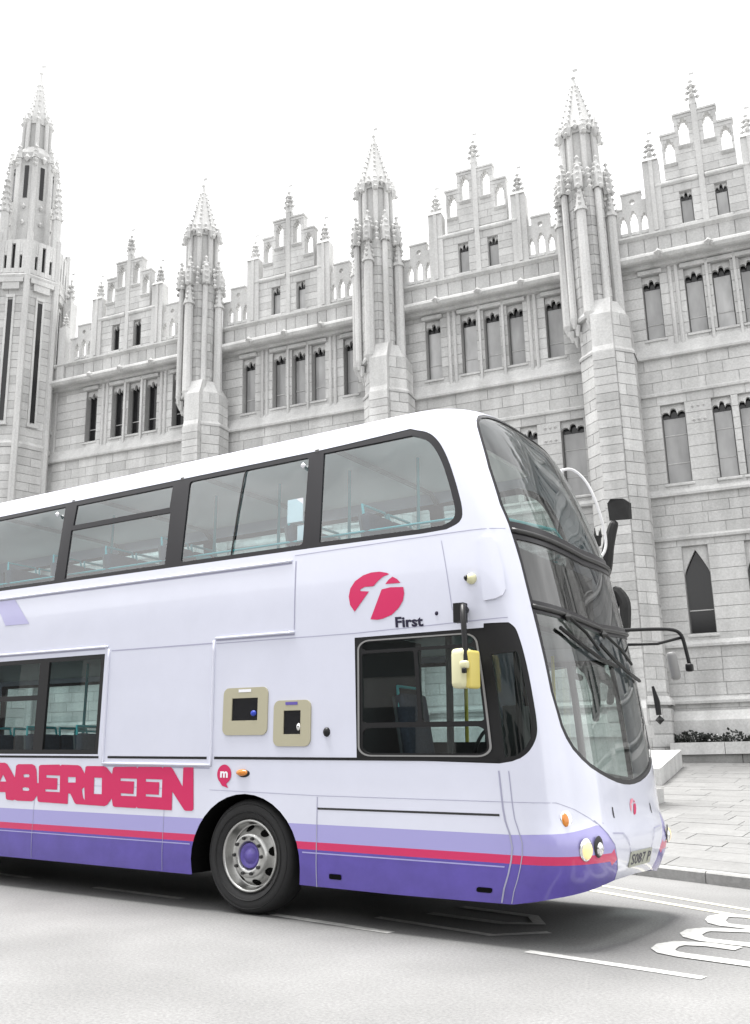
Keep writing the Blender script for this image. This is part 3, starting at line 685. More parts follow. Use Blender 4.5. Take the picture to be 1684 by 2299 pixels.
# ------------------------------------------------------------------ planter, low wall, planting
pl = empty('planter', None, (0, 26, 0)); pl.rotation_euler = BE
tag(pl, 'long low pale stone planter at the foot of the college wall', 'planter')
m_ = MB(); x = -3.55
while x < 16:
    w = rnd.uniform(1.5, 2.1); c_ = MB(); c_.box(x+.008, x+w-.008, -1.32, -.95, 1.56, 1.92+rnd.uniform(-.005, .005)); c_.build('coping_stone', 'granite_trim', pl); x += w
x = -3.4
while x < 16:
    w = rnd.uniform(1.6, 2.3); c_ = MB(); c_.box(x+.01, x+w-.01, -1.22, -1.0, .9, 1.55); c_.build('stone', 'kerb', pl); x += w
m_.box(-3.4, 16, -1.0, -.15, .9, 1.80); m_.build('soil', 'soil', pl)
lw = empty('low_wall', None, (0, 26, 0)); lw.rotation_euler = BE
tag(lw, 'low sloping stone wall running from the planter down the pavement', 'wall')
for i, (ya, yb) in enumerate(((-2.6, -4.3), (-4.32, -6.1), (-6.12, -8.0))):
    m_ = MB(); zs_ = [.74+(y+8)*.085+.50 for y in (ya, yb)]
    m_.add([(-4.1, ya, .2), (-3.1, ya, .2), (-3.1, yb, .2), (-4.1, yb, .2), (-4.1, ya, zs_[0]), (-3.1, ya, zs_[0]), (-3.1, yb, zs_[1]), (-4.1, yb, zs_[1])],
           [(0,3,2,1),(4,5,6,7),(0,1,5,4),(1,2,6,5),(2,3,7,6),(3,0,4,7)])
    m_.build('wall_stone', 'granite_trim', lw)
def leafy(name, x, y, z, w, h, n, seed, mat='leaf', flowers=0):
    rr = random.Random(seed); root = empty(name, None); root.matrix_world = Matrix.Translation(BW(x, y, z))
    m_ = MB(); st_ = MB(); fl = MB()
    for k in range(n):
        a = rr.uniform(0, 6.28); d = w*math.sqrt(rr.random()); zz = h*rr.random()**1.2*(1-.4*d/w)
        p = Vector((d*math.cos(a), d*math.sin(a)*.6, zz+.02)); l = rr.uniform(.07, .16)
        e = Vector((rr.uniform(-1, 1), rr.uniform(-1, 1), rr.uniform(-.2, 1))).normalized()*l; s_ = e.cross(Vector((rr.uniform(-1, 1), rr.uniform(-1, 1), .3))).normalized()*l*.32
        m_.add([p, p+e*.5+s_, p+e, p+e*.5-s_], [(0, 1, 2, 3)])
        if k % 6 == 0: st_.tube([(p.x*.4, p.y*.4, 0), tuple(p)], .008, 4)
    for k in range(flowers):
        a = rr.uniform(0, 6.28); d = w*rr.random(); fl.octa(d*math.cos(a), d*math.sin(a)*.6, h*rr.uniform(.4, 1), .05, .7)
    m_.build('leaves', mat, root); st_.build('stem', mat, root)
    if flowers: fl.build('flowers', 'flower', root, kind='stuff')
    return root
PLN = [(-3.0, .55, .50, 420, 'bushy dark bedding plant at the left end of the planter'), (-2.3, .45, .38, 260, 'low dark bedding plant second from the left in the planter'), (-1.75, .30, .50, 120, 'thin upright plant third from the left in the planter'),
       (-1.15, .35, .30, 160, 'small dark bedding plant with pale flowers mid planter'), (-.35, .55, .48, 380, 'wide dark shrub in the planter near the right edge'), (.6, .5, .45, 300, 'dark shrub at the right edge of the view in the planter')]
for i, (x, w, h, n, lb) in enumerate(PLN):
    tag(leafy('bedding_plant', x, -.62, 1.80, w, h, n, 40+i, flowers=8 if i in (1, 3) else 3), lb, 'plant', 'plants in the stone planter')

# ------------------------------------------------------------------ unseen office block, added so the bus windows have something to reflect
ob_ = empty('added_office_block', None, (0, -34, 0)); tag(ob_, 'plain grey office block added unseen behind the viewer for the bus windows to reflect', 'building')
m_ = MB(); m_.box(-60, 50, -12, 0, 0, 13.0); m_.build('wall', 'opposite', ob_)
for i in range(18):
    for j in range(3):
        m_ = MB(); m_.box(-58+i*6, -54.2+i*6, -.1, .03, 1.6+j*3.9, 3.9+j*3.9)
        if i == 0 and j == 0: w0 = m_.build('window', 'pane_dark', ob_); ref_w = w0
        else: inst(ref_w, ob_, (i*6, 0, j*3.9))

# ------------------------------------------------------------------ the bus: body surface in (u, z), u along the near side and round the nose
def interp(t, z):
    if z <= t[0][0]: return t[0][1]
    for (a, b), (c, d) in zip(t, t[1:]):
        if z <= c: return b+(d-b)*(z-a)/(c-a)
    return t[-1][1]
def smooth_tab(t):
    m = [0]*len(t); out = []
    for i in range(len(t)):
        if i == 0: m[i] = (t[1][1]-t[0][1])/(t[1][0]-t[0][0])
        elif i == len(t)-1: m[i] = (t[-1][1]-t[-2][1])/(t[-1][0]-t[-2][0])
        else:
            d1 = (t[i][1]-t[i-1][1])/(t[i][0]-t[i-1][0]); d2 = (t[i+1][1]-t[i][1])/(t[i+1][0]-t[i][0])
            m[i] = 0 if d1*d2 <= 0 else 2*d1*d2/(d1+d2)
    for i in range(len(t)-1):
        h = t[i+1][0]-t[i][0]
        for k in range(8):
            s = k/8
            out.append((t[i][0]+s*h, (2*s**3-3*s*s+1)*t[i][1]+(s**3-2*s*s+s)*h*m[i]+(3*s*s-2*s**3)*t[i+1][1]+(s**3-s*s)*h*m[i+1]))
    out.append(t[-1]); return out
HW = 1.25; UC = 1.9; NE = 3.2; ZT = 4.37
XF = smooth_tab([(.25,2.86),(.36,2.92),(.5,3.0),(.7,3.04),(.9,2.985),(1.2,2.96),(1.6,2.92),(2.0,2.87),(2.5,2.78),(3.1,2.655),(3.6,2.495),(4.0,2.33),(4.18,2.235),(4.28,2.14),(4.34,2.02),(4.37,1.85)])
DD = smooth_tab([(.25,.46),(.5,.52),(1.2,.52),(2.5,.52),(3.1,.54),(4.0,.62),(4.2,.66),(4.37,.75)])
WW = smooth_tab([(.25,1.23),(.5,1.25),(1.3,1.25),(2.6,1.245),(3.1,1.225),(3.9,1.165),(4.08,1.13),(4.2,1.07),(4.28,.99),(4.34,.87),(4.37,.75)])
AL = [(0.0, 0.0)]; _p = (0.0, HW)
for _i in range(1, 401):
    _f = (_i/400)*math.pi/2; _q = (.52*math.sin(_f)**(2/NE), HW*max(math.cos(_f), 0)**(2/NE))
    AL.append((AL[-1][0]+math.hypot(_q[0]-_p[0], _q[1]-_p[1]), _f)); _p = _q
LF = AL[-1][0]; UM = UC+LF
def S(u, z):
    w = interp(WW, z); xf = interp(XF, z); xc = xf-interp(DD, z); sd = -1
    if u > UM: u = 2*UM-u; sd = 1
    if u < 1: return Vector((u, HW+sd*w, z))
    if u < UC: return Vector((1+(u-1)*(xc-1)/(UC-1), HW+sd*w, z))
    ph = interp(AL, min(max(u-UC, 0), LF))
    return Vector((xc+(xf-xc)*math.sin(ph)**(2/NE), HW+sd*w*max(math.cos(ph), 0)**(2/NE), z))
def SN(u, z, e=.004):
    n = (S(u+e, z)-S(u-e, z)).cross(S(u, min(z+e, ZT))-S(u, z-e))
    return n.normalized() if n.length > 1e-9 else Vector((0, 0, 1))
def XU(x, z=1.5):                        # side position x -> u
    if x < 1: return x
    xc = interp(XF, z)-interp(DD, z); return 1+(x-1)*(UC-1)/(xc-1)
def mir(poly): return [(2*UM-u, z) for u, z in reversed(poly)]
def chaik(poly, umin, it=2):
    for _ in range(it):
        out = []; n = len(poly)
        for i, (u, z) in enumerate(poly):
            p, q = poly[i-1], poly[(i+1) % n]
            if u > umin and p[0] > umin and q[0] > umin: out += [(u*.75+p[0]*.25, z*.75+p[1]*.25), (u*.75+q[0]*.25, z*.75+q[1]*.25)]
            else: out.append((u, z))
        poly = out
    return poly
def curve(pts, it=2):
    pts = [Vector(p) for p in pts]
    for _ in range(it):
        o_ = [pts[0]]
        for a, b in zip(pts, pts[1:]): o_ += [a*.75+b*.25, a*.25+b*.75]
        pts = o_+[pts[-1]]
    return pts
def subdiv(poly, d=.06):
    out = []
    for (a, b), (c, e) in zip(poly, poly[1:]+poly[:1]):
        l = math.hypot(c-a, e-b); curved = max(a, c) > 1.7 or min(b, e) > 3.9
        n = max(1, int(l/((d if max(a, c) > 1.7 and max(a, c) < 5.2 else .15) if curved else 1.5))); out += [(a+(c-a)*i/n, b+(e-b)*i/n) for i in range(n)]
    return out
def bus_pts(u0, u1, z0, z1):
    """interior sample points: dense where the body curves"""
    P = []
    us = []; u = -7.4
    while u < 2*UM+7.4:
        us.append(u); un = u if u < UM else 2*UM-u
        u += .055 if un > 1.85 else (.12 if un > 1.4 else .6)
    zs = [z for z in [.3+.12*i for i in range(31)] if z < 3.95]+[4.0+.03*i for i in range(13)]
    for a in us:
        if u0 < a < u1:
            for b in zs:
                if z0 < b < z1: P.append((a+.0007, b+.0003))
    a = -7.35
    while a < 1.9:
        for b in [4.07+.02*i for i in range(15)]:
            for q in (a, 2*UM-a):
                if u0 < q < u1 and z0 < b < z1: P.append((q+.031, b+.0041))
        a += .15
    return P
def skin(name, outer, mats, parent, holes=(), off=0.0, lines=(), matfn=None, dense=True, sub=True, thick=0, flat=False):
    """a patch of the body surface, offset outwards by off"""
    if sub: outer = subdiv(outer); holes = [subdiv(h) for h in holes]
    us = [p[0] for p in outer]; zs = [p[1] for p in outer]
    pts = bus_pts(min(us), max(us), min(zs), max(zs)) if dense else []
    v, f = cdt(outer, holes, pts, lines)
    nv = [SN(u, z) for u, z in v]
    co = [S(u, z)+n*off for (u, z), n in zip(v, nv)]
    me = bpy.data.meshes.new(name); F = list(f); C = [tuple(c) for c in co]; NV = list(nv)
    if thick:
        k0 = len(C); C += [tuple(S(u, z)+n*(off-thick)) for (u, z), n in zip(v, nv)]; NV += [-n for n in nv]
        cnt = {}
        for t in f:
            for a, b in ((t[0], t[1]), (t[1], t[2]), (t[2], t[0])): cnt[(a, b)] = 1
        F += [tuple(i+k0 for i in reversed(t)) for t in f]
        for (a, b) in cnt:
            if (b, a) not in cnt: F.append((b, a, a+k0, b+k0))
    me.from_pydata(C, [], F)
    mats = mats if isinstance(mats, (list, tuple)) else [mats]
    for k in mats: me.materials.append(M[k] if isinstance(k, str) else k)
    if matfn:
        for p, t in zip(me.polygons, f): p.material_index = matfn(sum(v[i][0] for i in t)/3, sum(v[i][1] for i in t)/3)
    # make faces look outwards
    flip = 0
    for p, t in zip(me.polygons, f):
        if p.normal.dot(nv[t[0]]) < 0: flip += 1
    if flip > len(f)/2: me.flip_normals()
    me.polygons.foreach_set('use_smooth', [not flat]*len(me.polygons))
    if not thick: me.normals_split_custom_set_from_vertices([tuple(n) for n in nv])
    elif not flat:
        sm = [True]*(2*len(f))+[False]*(len(me.polygons)-2*len(f)); me.polygons.foreach_set('use_smooth', sm)
        ln = []
        for p in me.polygons:
            for vi in p.vertices: ln.append(tuple(NV[vi]) if p.use_smooth else tuple(p.normal))
        me.normals_split_custom_set(ln)
    o = bpy.data.objects.new(name, me); col.objects.link(o)
    if parent: o.parent = parent
    return o
bus = empty('double_decker_bus', None, (0, 1.25, 0))
tag(bus, 'white and lilac double decker bus with pink lettering parked at the kerb', 'bus')
BUS_OFF = Vector((0, 1.25, 0))
# children are modelled in world coordinates and shifted to the empty at the end
def outline_bottom():
    def arch(xc):
        return [(xc-.60, .29)]+[(xc-.61*math.cos(R(a)), .42+.575*math.sin(R(a))) for a in range(0, 181, 10)]+[(xc+.60, .29)]
    near = [(-7.3, .29)]+arch(-5.45)+arch(-.035)+[(1.3, .285), (1.97, .295), (2.286, .345), (2.676, .38), (3.0, .42), (UM, .43)]
    return near+[(2*UM-u, z) for u, z in reversed(near[:-1])]
LEFT = -7.3; RIGHT = 2*UM+7.3
body_outer = outline_bottom()+[(RIGHT, ZT), (LEFT, ZT)]
upper_band = [(-7.0,3.13),(.7,3.12),(1.62,3.112),(1.80,3.12),(1.90,3.155),(1.968,3.226),(2.0,3.5),(2.022,3.777),(2.012,3.94),(1.96,4.035),(1.82,4.09),(.65,4.06),(-7.0,4.05)]
upper_band = chaik(upper_band, 1.7)
rear_low = rect(-6.9, -1.945, 1.325, 2.315)
cab = [(XU(1.105,2.3),2.288),(1.905,2.292),(1.915,2.325),(2.117,2.322),(2.15,2.295),(2.17,2.255),(2.191,2.06),(2.204,1.7),(2.204,1.54),(2.19,1.47),(2.155,1.405),(2.11,1.35),(2.05,1.312),(1.98,1.288),(1.885,1.272),(XU(1.135,1.3),1.30)]
cab = chaik(cab, 2.0)
front_l = [(2.402,4.13),(2.372,4.05),(2.335,3.85),(2.30,3.64),(2.278,3.3),(2.297,3.13),(2.318,2.8),(2.328,2.45),(2.339,2.15),(2.355,1.8),(2.402,1.542),(2.44,1.455),(2.497,1.377),(2.59,1.305),(2.70,1.246),(2.84,1.20),(2.983,1.164),(3.15,1.132),(3.31,1.115)]
front_all = front_l+[(UM,1.11)]+[(2*UM-u,z) for u,z in reversed(front_l)]+[(2*UM-2.46,4.20),(2*UM-2.56,4.238),(2*UM-2.8,4.262),(UM,4.270),(2.8,4.262),(2.56,4.238),(2.46,4.20)]
front_all = list(reversed(front_all))
far_door = mir([(1.35,.62),(2.05,.62),(2.05,2.25),(1.35,2.25)]); far_low = mir(rect(-6.9, 1.1, 1.33, 2.31))
NEAR_H = [upper_band, rear_low, cab, front_all]; FAR_H = [mir(upper_band), far_low, far_door]
wp = [(2.64,.87),(2.70,.83),(2.77,.77),(2.85,.69),(2.92,.58),(2.97,.50),(3.0,.42)]
def inpanel(u, z):
    if u > UM: u = 2*UM-u
    return u > interp([(z_, u_) for u_, z_ in reversed(wp)], z) if z < .85 else True
def paint(u, z):
    un = u if u < UM else 2*UM-u
    if inpanel(un, z) and un > 2.6: return 0
    if z < .572: return 3
    if z < .632: return 2
    if z < interp([(1.9, .772), (2.3, .79), (2.65, .835)], un): return 1
    return 0
lil = [(1.9, .772), (2.3, .79), (2.65, .835)]
lines = []
for z in (.572, .632): lines.append([(LEFT+14.4*0+i*.1, z) for i in range(0, int((2.93-LEFT)/.1))]); lines.append([(2*UM-(LEFT+i*.1), z) for i in range(0, int((2.93-LEFT)/.1))])
lines.append([(LEFT, .772), (-1, .772), (1.0, .772)]+[(1.9+.75*i/8, interp(lil, 1.9+.75*i/8)) for i in range(9)])
lines.append(wp); lines.append([(2*UM-u, z) for u, z in wp])
shell = skin('body_shell', body_outer, ['paint_white', 'paint_lilac', 'paint_pink', 'paint_purple'], bus, NEAR_H+FAR_H, 0, lines, paint)
# roof cap and rear
m_ = MB(); ring = [S(u, ZT) for u in [LEFT+i*.25 for i in range(int((UC-LEFT)/.25)+1)]+[UC+i*2*LF/40 for i in range(1, 40)]]
half = [LEFT]+[-6+i for i in range(0, 7)]+[1.0, 1.4, UC]+[UC+LF*i/16 for i in range(1, 17)]
rows = []
for u in half:
    a = S(u, ZT); rows.append([(a.x, HW+(a.y-HW)*k, ZT+.035*(1-k*k)) for k in (1, .7, .35, 0, -.35, -.7, -1)])
m_.add([p for r_ in rows for p in r_], [(i*7+j, (i+1)*7+j, (i+1)*7+j+1, i*7+j+1) for i in range(len(rows)-1) for j in range(6)])
m_.build('roof', 'paint_white', bus, smooth=True)
m_ = MB(); zs = [.29+.2*i for i in range(20)]+[4.2, 4.28, 4.34, 4.37]
m_.add([tuple(S(u, z)) for z in zs for u in (LEFT, RIGHT)], [(2*i, 2*i+1, 2*i+3, 2*i+2) for i in range(len(zs)-1)]); m_.build('rear_panel', 'paint_white', bus)

# ---- glazing
def glazed(name, outer, panes, glass, frame='frame', off=-.004, goff=-.016, holes_only=False):
    o = skin(name, outer, frame, bus, panes, off, thick=.03)
    for p in panes: skin('pane', p, glass, o, (), goff)
    return o
UPW = [rect(-6.8, -4.62, 3.165, 4.01), rect(-4.5, -2.87, 3.165, 4.01), rect(-2.70, -1.20, 3.165, 3.71), rect(-2.68, -1.22, 3.765, 4.0), rrect(-.985, .515, 3.165, 4.01, .03, 3),
       [(.70,3.165),(1.6,3.155),(1.78,3.16),(1.86,3.19),(1.905,3.25),(1.94,3.5),(1.962,3.75),(1.95,3.9),(1.91,3.975),(1.80,4.02),(.68,4.02)]]
UPW[-1] = chaik(UPW[-1], 1.7)
glazed('upper_side_window', upper_band, UPW, 'glass_upper')
glazed('upper_side_window', mir(upper_band), [mir(p) for p in UPW], 'glass_side')
glazed('lower_side_window', rear_low, [rect(-6.8, -4.7, 1.37, 2.27), rect(-4.6, -2.95, 1.37, 1.88), rect(-4.6, -2.95, 1.93, 2.27), rect(-2.80, -2.0, 1.37, 2.27)], 'glass_side', 'black')
glazed('lower_side_window', far_low, [mir(rect(a, b, 1.37, 2.27)) for a, b in ((-6.8, -4.7), (-4.6, -2.95), (-2.85, -1.5), (-1.4, -.1), (0, 1.05))], 'glass_side', 'black')
glazed('door', far_door, [mir(rect(1.39, 1.68, .7, 2.2)), mir(rect(1.72, 2.01, .7, 2.2))], 'glass_side', 'black')
u0, u1 = XU(1.16, 1.8), 1.845
cabin = [rrect(u0+.015, XU(1.72, 1.8)-.012, 1.585, 2.15, .02, 3), rrect(XU(1.72, 1.8)+.012, u1-.015, 1.585, 2.15, .02, 3), rrect(u0+.015, u1-.015, 1.345, 1.545, .05, 5), rrect(u0+.015, u1-.015, 2.175, 2.245, .03, 3)]
glazed('cab_window', cab, cabin+[[(1.925,1.315),(2.02,1.33),(2.10,1.39),(2.15,1.47),(2.165,1.6),(2.15,2.05),(2.135,2.10),(1.925,2.08)]], 'glass_side', 'black')
fr_in = MB()
fo = rrect(u0, u1, 1.33, 2.25, .07, 6)
skin('cab_window_frame', rrect(u0-.012, u1+.012, 1.318, 2.262, .08, 6), 'grey_plastic', bus, [rrect(u0, u1, 1.33, 2.25, .07, 6)], .004)
# front glazing: upper screen, destination panel, windscreen
def edge_in(z, d): return interp(sorted([(z_, u_) for u_, z_ in front_l]), z)+d
us_p = [(edge_in(3.16, .028), 3.155)]+[(edge_in(z, .028), z) for z in (3.3, 3.64, 3.85, 4.0, 4.08, 4.13)]+[(2.50,4.185),(2.60,4.215),(2.8,4.235),(UM,4.243)]
us_p = us_p+[(2*UM-u, z) for u, z in reversed(us_p[:-1])]+[(UM, 3.105)]
dp = [(edge_in(2.99, .03), 3.005), (edge_in(2.5, .03), 2.505)]; dest_p = [dp[0], dp[1], (UM, 2.43), (2*UM-dp[1][0], 2.505), (2*UM-dp[0][0], 3.005), (UM, 2.955)]
ws = [(edge_in(2.42, .035), 2.405), (edge_in(2.15, .03), 2.15), (edge_in(1.8, .028), 1.8), (2.43, 1.555), (2.468, 1.475), (2.52, 1.402), (2.61, 1.333), (2.715, 1.277), (2.85, 1.232), (2.99, 1.197), (3.15, 1.166), (3.31, 1.15), (UM, 1.145)]
ws = ws+[(2*UM-u, z) for u, z in reversed(ws[:-1])]+[(UM, 2.335)]
fg = skin('front_glazing', front_all, 'frame', bus, [us_p, dest_p, ws], -.003, thick=.03)
skin('upper_windscreen', us_p, 'glass_front', bus, (), -.012)
skin('destination_glass', dest_p, 'glass_dark', bus, (), -.012)
skin('windscreen', ws, 'glass_front', bus, (), -.012)
for zc, h_, o_ in ((3.075, .021, .02), (2.455, .018, .018)):     # ledges across the nose
    a = [(edge_in(zc, .01)+i*(2*UM-2*edge_in(zc, .01))/40, zc-(.05 if zc > 3 else .075)*(1-abs(i-20)/20)**.8+.0) for i in range(41)]
    m_ = MB(); m_.tube([S(u, z)+SN(u, z)*.004 for u, z in a], h_, 6); m_.build('ledge', 'steel_dark', bus, smooth=True)
# ---- panel seams, rails and details on the near side
def strip(name, pts, w, mat, off=.0025):
    """narrow flat band following the body along (u, z) points"""
    m_ = MB(); P = []
    for (a, b), (c, d) in zip(pts, pts[1:]):
        n = max(1, int(math.hypot(c-a, d-b)/.08)); P += [(a+(c-a)*i/n, b+(d-b)*i/n) for i in range(n)]
    P.append(pts[-1]); L_ = []
    for i, (u, z) in enumerate(P):
        q = P[min(i+1, len(P)-1)]; p = P[max(i-1, 0)]; du, dz = q[0]-p[0], q[1]-p[1]; l = math.hypot(du, dz) or 1
        nu, nz = -dz/l*w/2, du/l*w/2
        for s_ in (-1, 1): L_.append(S(u+s_*nu, z+s_*nz)+SN(u, z)*off)
    m_.add(L_, [(2*i, 2*i+1, 2*i+3, 2*i+2) for i in range(len(P)-1)]); return m_.build(name, mat, bus)
def rail(name, pts, r, mat, off=.006):
    m_ = MB(); P = []
    for (a, b), (c, d) in zip(pts, pts[1:]):
        n = max(1, int(math.hypot(c-a, d-b)/.1)); P += [(a+(c-a)*i/n, b+(d-b)*i/n) for i in range(n)]
    P.append(pts[-1]); m_.tube([S(u, z)+SN(u, z)*off for u, z in P], r, 6); return m_.build(name, mat, bus, smooth=True)
strip('window_divider', [(-.33, 3.165), (-.25, 4.01)], .022, 'black', -.006)
rail('gutter_rail', [(-7.2, 3.03), (.41, 3.025)], .014, 'paint_white'); strip('seam_or_highlight', [(-7.2, 3.008), (.41, 3.003)], .012, 'seam')
rail('gutter_rail', [(-.45, 2.378), (.47, 2.376)], .013, 'paint_white'); strip('seam_or_highlight', [(-.45, 2.358), (.47, 2.356)], .012, 'seam')
rail('trim_rail', [(-7.2, 2.395), (-1.9, 2.385)], .013, 'paint_white'); strip('seam_or_highlight', [(-7.2, 2.375), (-1.95, 2.366)], .012, 'seam')
strip('seam_or_highlight', [(-1.85, 2.34), (-.47, 2.335)], .010, 'seam'); strip('seam_or_highlight', [(-.45, 2.33), (XU(1.1, 2.3), 2.325), (2.12, 2.36)], .006, 'seam')
rail('trim_rail', [(-1.885, 2.36), (-1.865, 1.24), (-.445, 1.235), (-.47, 2.36)], .014, 'paint_white', .004)
strip('seam_or_highlight', [(-1.86, 1.215), (-.46, 1.208)], .010, 'seam')
strip('seam_or_highlight', [(.455, 3.02), (.465, 2.40)], .010, 'seam'); strip('seam_or_highlight', [(.44, 3.07), (1.79, 3.085), (2.26, 3.085)], .006, 'seam')
strip('seam_or_highlight', [(XU(1.99, 2.8), 3.03), (XU(2.03, 2.5), 2.45)], .004, 'seam')
for a, b in ((-7.2, -1.93), (-1.80, -.50), (-.41, 1.88)): strip('belt_strip', [(a, 1.298), (b, 1.297)], .022, 'black', .004)
strip('seam_or_highlight', [(-7.2, 1.04), (-.66, 1.02)], .004, 'seam'); strip('seam_or_highlight', [(-.45, 1.02), (.74, 1.0), (2.275, .999), (2.434, .95), (2.60, .88), (2.666, .843)], .004, 'seam')
strip('seam_or_highlight', [(.745, .99), (.742, .285)], .008, 'seam'); strip('seam_or_highlight', [(XU(2.43, .9), 1.22), (1.885, .60), (1.885, .30)], .008, 'seam'); strip('seam_or_highlight', [(1.945, 1.22), (1.96, .30)], .008, 'seam')
strip('hatch_gap', [(.748, .898), (XU(2.4, .9), .905)], .016, 'steel_dark')
strip('seam_or_highlight', [(-2.85, 1.0), (-2.84, .3)], .005, 'seam'); strip('seam_or_highlight', [(-1.0, .83), (-1.0, .3)], .005, 'seam')
strip('seam_or_highlight', [(-7.2, .548), (-.66, .548)], .01, 'paint_lilac'); strip('seam_or_highlight', [(.6, .548), (1.86, .548)], .01, 'paint_lilac')  # pale lilac lines painted as the highlight along the skirt ledge
for a, b, c, d in ((.87, .99, .357, .398), (XU(2.2, .4), XU(2.328, .4), .36, .396)): skin('vent_slot', rrect(a, b, c, d, .012, 3), 'dark', bus, (), .004)
strip('seam_or_highlight', [(2.75, .845), (UM, .875), (2*UM-2.75, .845)], .010, 'seam'); strip('seam_or_highlight', wp, .006, 'seam')
# wheel-arch inner box so that the arch is dark
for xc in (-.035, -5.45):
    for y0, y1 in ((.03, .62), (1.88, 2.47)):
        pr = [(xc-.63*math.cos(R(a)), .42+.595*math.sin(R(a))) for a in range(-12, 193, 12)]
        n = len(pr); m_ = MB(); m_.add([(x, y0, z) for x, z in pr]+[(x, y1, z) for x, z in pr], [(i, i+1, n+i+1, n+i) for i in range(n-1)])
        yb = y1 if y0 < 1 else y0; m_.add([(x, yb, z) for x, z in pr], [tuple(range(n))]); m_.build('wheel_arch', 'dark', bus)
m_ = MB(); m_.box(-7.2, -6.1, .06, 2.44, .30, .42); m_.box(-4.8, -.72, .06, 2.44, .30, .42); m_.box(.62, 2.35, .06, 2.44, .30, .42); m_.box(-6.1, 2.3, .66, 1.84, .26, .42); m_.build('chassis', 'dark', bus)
# ---- wheels
def wheel(xc, yf, sg):
    w = empty('wheel', bus, (0, 0, 0)); y = lambda d: yf+sg*d
    m_ = MB(); m_.lathe_y([(.30, y(.05)), (.335, y(.012)), (.40, y(0)), (.445, y(.012)), (.470, y(.045)), (.478, y(.08)), (.478, y(.22)), (.47, y(.26)), (.42, y(.28)), (.30, y(.28))], xc, .478, 64); m_.build('tyre', 'tyre', w, smooth=True)
    for r_ in (.362, .43):
        m2 = MB(); m2.lathe_y([(r_-.004, y(.006 if r_ < .4 else .008)), (r_, y(-.004 if r_ < .4 else .002)), (r_+.004, y(.006 if r_ < .4 else .009))], xc, .478, 64); m2.build('sidewall_ring', 'tyre', w)
    m_ = MB(); m_.lathe_y([(.305, y(.05)), (.30, y(.022)), (.288, y(.018)), (.278, y(.035)), (.262, y(.115)), (.245, y(.115)), (.195, y(.045)), (.183, y(.02)), (.172, y(.012)), (.125, y(.012)), (.118, y(.02)), (.110, y(.07)), (.0, y(.07))], xc, .478, 64); rim = m_.build('rim', 'alloy', w, smooth=True)
    m_ = MB(); m2 = MB()
    for k in range(8):
        a = 2*math.pi*k/8+.2; c = Vector((math.cos(a), 0, math.sin(a))); t = Vector((-math.sin(a), 0, math.cos(a)))
        n_ = 10; o_ = Vector((xc, 0, .478))
        pts = [o_+c*(.226+.026*math.cos(2*math.pi*i/n_))+t*(.040*math.sin(2*math.pi*i/n_)) for i in range(n_)]
        m_.add([(p.x, y(interp([(.195, .041), (.245, .110), (.27, .110)], math.hypot(p.x-xc, p.z-.478))), p.z) for p in pts], [tuple(range(n_))])
    m_.build('hand_hole', 'dark', w)
    for k in range(10):
        a = 2*math.pi*k/10; cx, cz = xc+.150*math.cos(a), .478+.150*math.sin(a)
        m2.lathe_y([(.0, y(-.012)), (.013, y(-.012)), (.015, y(.0)), (.017, y(.016))], cx, cz, 8)
    m2.build('wheel_nut', 'steel_dark', w)
    m_ = MB(); m_.lathe_y([(.109, y(.06)), (.104, y(.03)), (.095, y(.024)), (.075, y(.045)), (.060, y(.048)), (.050, y(.022)), (0, y(.018))], xc, .478, 32); m_.build('hub', 'hub_purple', w, smooth=True)
    return w
wheel(-.035, .055, 1); wheel(-5.45, .055, 1); wheel(-.035, 2.445, -1); wheel(-5.45, 2.445, -1)
# ---- decals
FR = Vector((math.sin(YAW)*math.cos(PITCH), math.cos(YAW)*math.cos(PITCH), math.sin(PITCH)))
CP = Vector((5.6315, -6.7439, 1.3014))
def side_pt(px, py, y=0.0):              # measured photo position -> place on the flat near side (x, z)
    d = fw+rt2*((px-PPX)/FPX)-up2*((py-PPY)/FPX); k = (y-CP.y)/d.y; p = CP+d*k; return (p.x, p.z)
def zm(reg_x, reg_y, sc, pts): return [side_pt(reg_x+x/sc, reg_y+y/sc) for x, y in pts]
def decal(name, outer, holes, mat, off=.004, conv=True):
    f = (lambda l: [(XU(x, z), z) for x, z in l]) if conv else (lambda l: l)
    return skin(name, f(outer), mat, bus, [f(h) for h in holes], off, dense=False, sub=False)
Z1 = lambda pts: zm(0, 1690, 3.591, pts)
word = Z1([(-165,372),(-90,100),(-70,82),(40,80),(62,92),(85,130),(122,200),(132,105),(150,92),(262,92),(285,105),(297,140),(302,245),(313,245),(316,110),(330,98),(482,95),(490,106),(500,96),(632,100),(655,112),(686,168),(692,115),(705,107),(838,108),(862,118),(906,172),(914,122),(928,114),(1102,112),(1110,124),(1120,113),(1306,114),(1314,124),(1322,114),(1378,115),(1394,128),(1474,272),(1480,124),(1486,117),(1562,118),(1562,455),(1550,468),(1500,468),(1486,460),(1391,312),(1387,464),(1112,446),(1104,436),(1096,446),(925,436),(912,428),(903,368),(868,418),(845,430),(618,414),(604,404),(570,330),(552,328),(548,413),(318,397),(306,388),(301,345),(276,382),(258,391),(140,386),(122,378),(106,384),(60,378),(50,370),(46,318),(-50,314),(-72,372)])
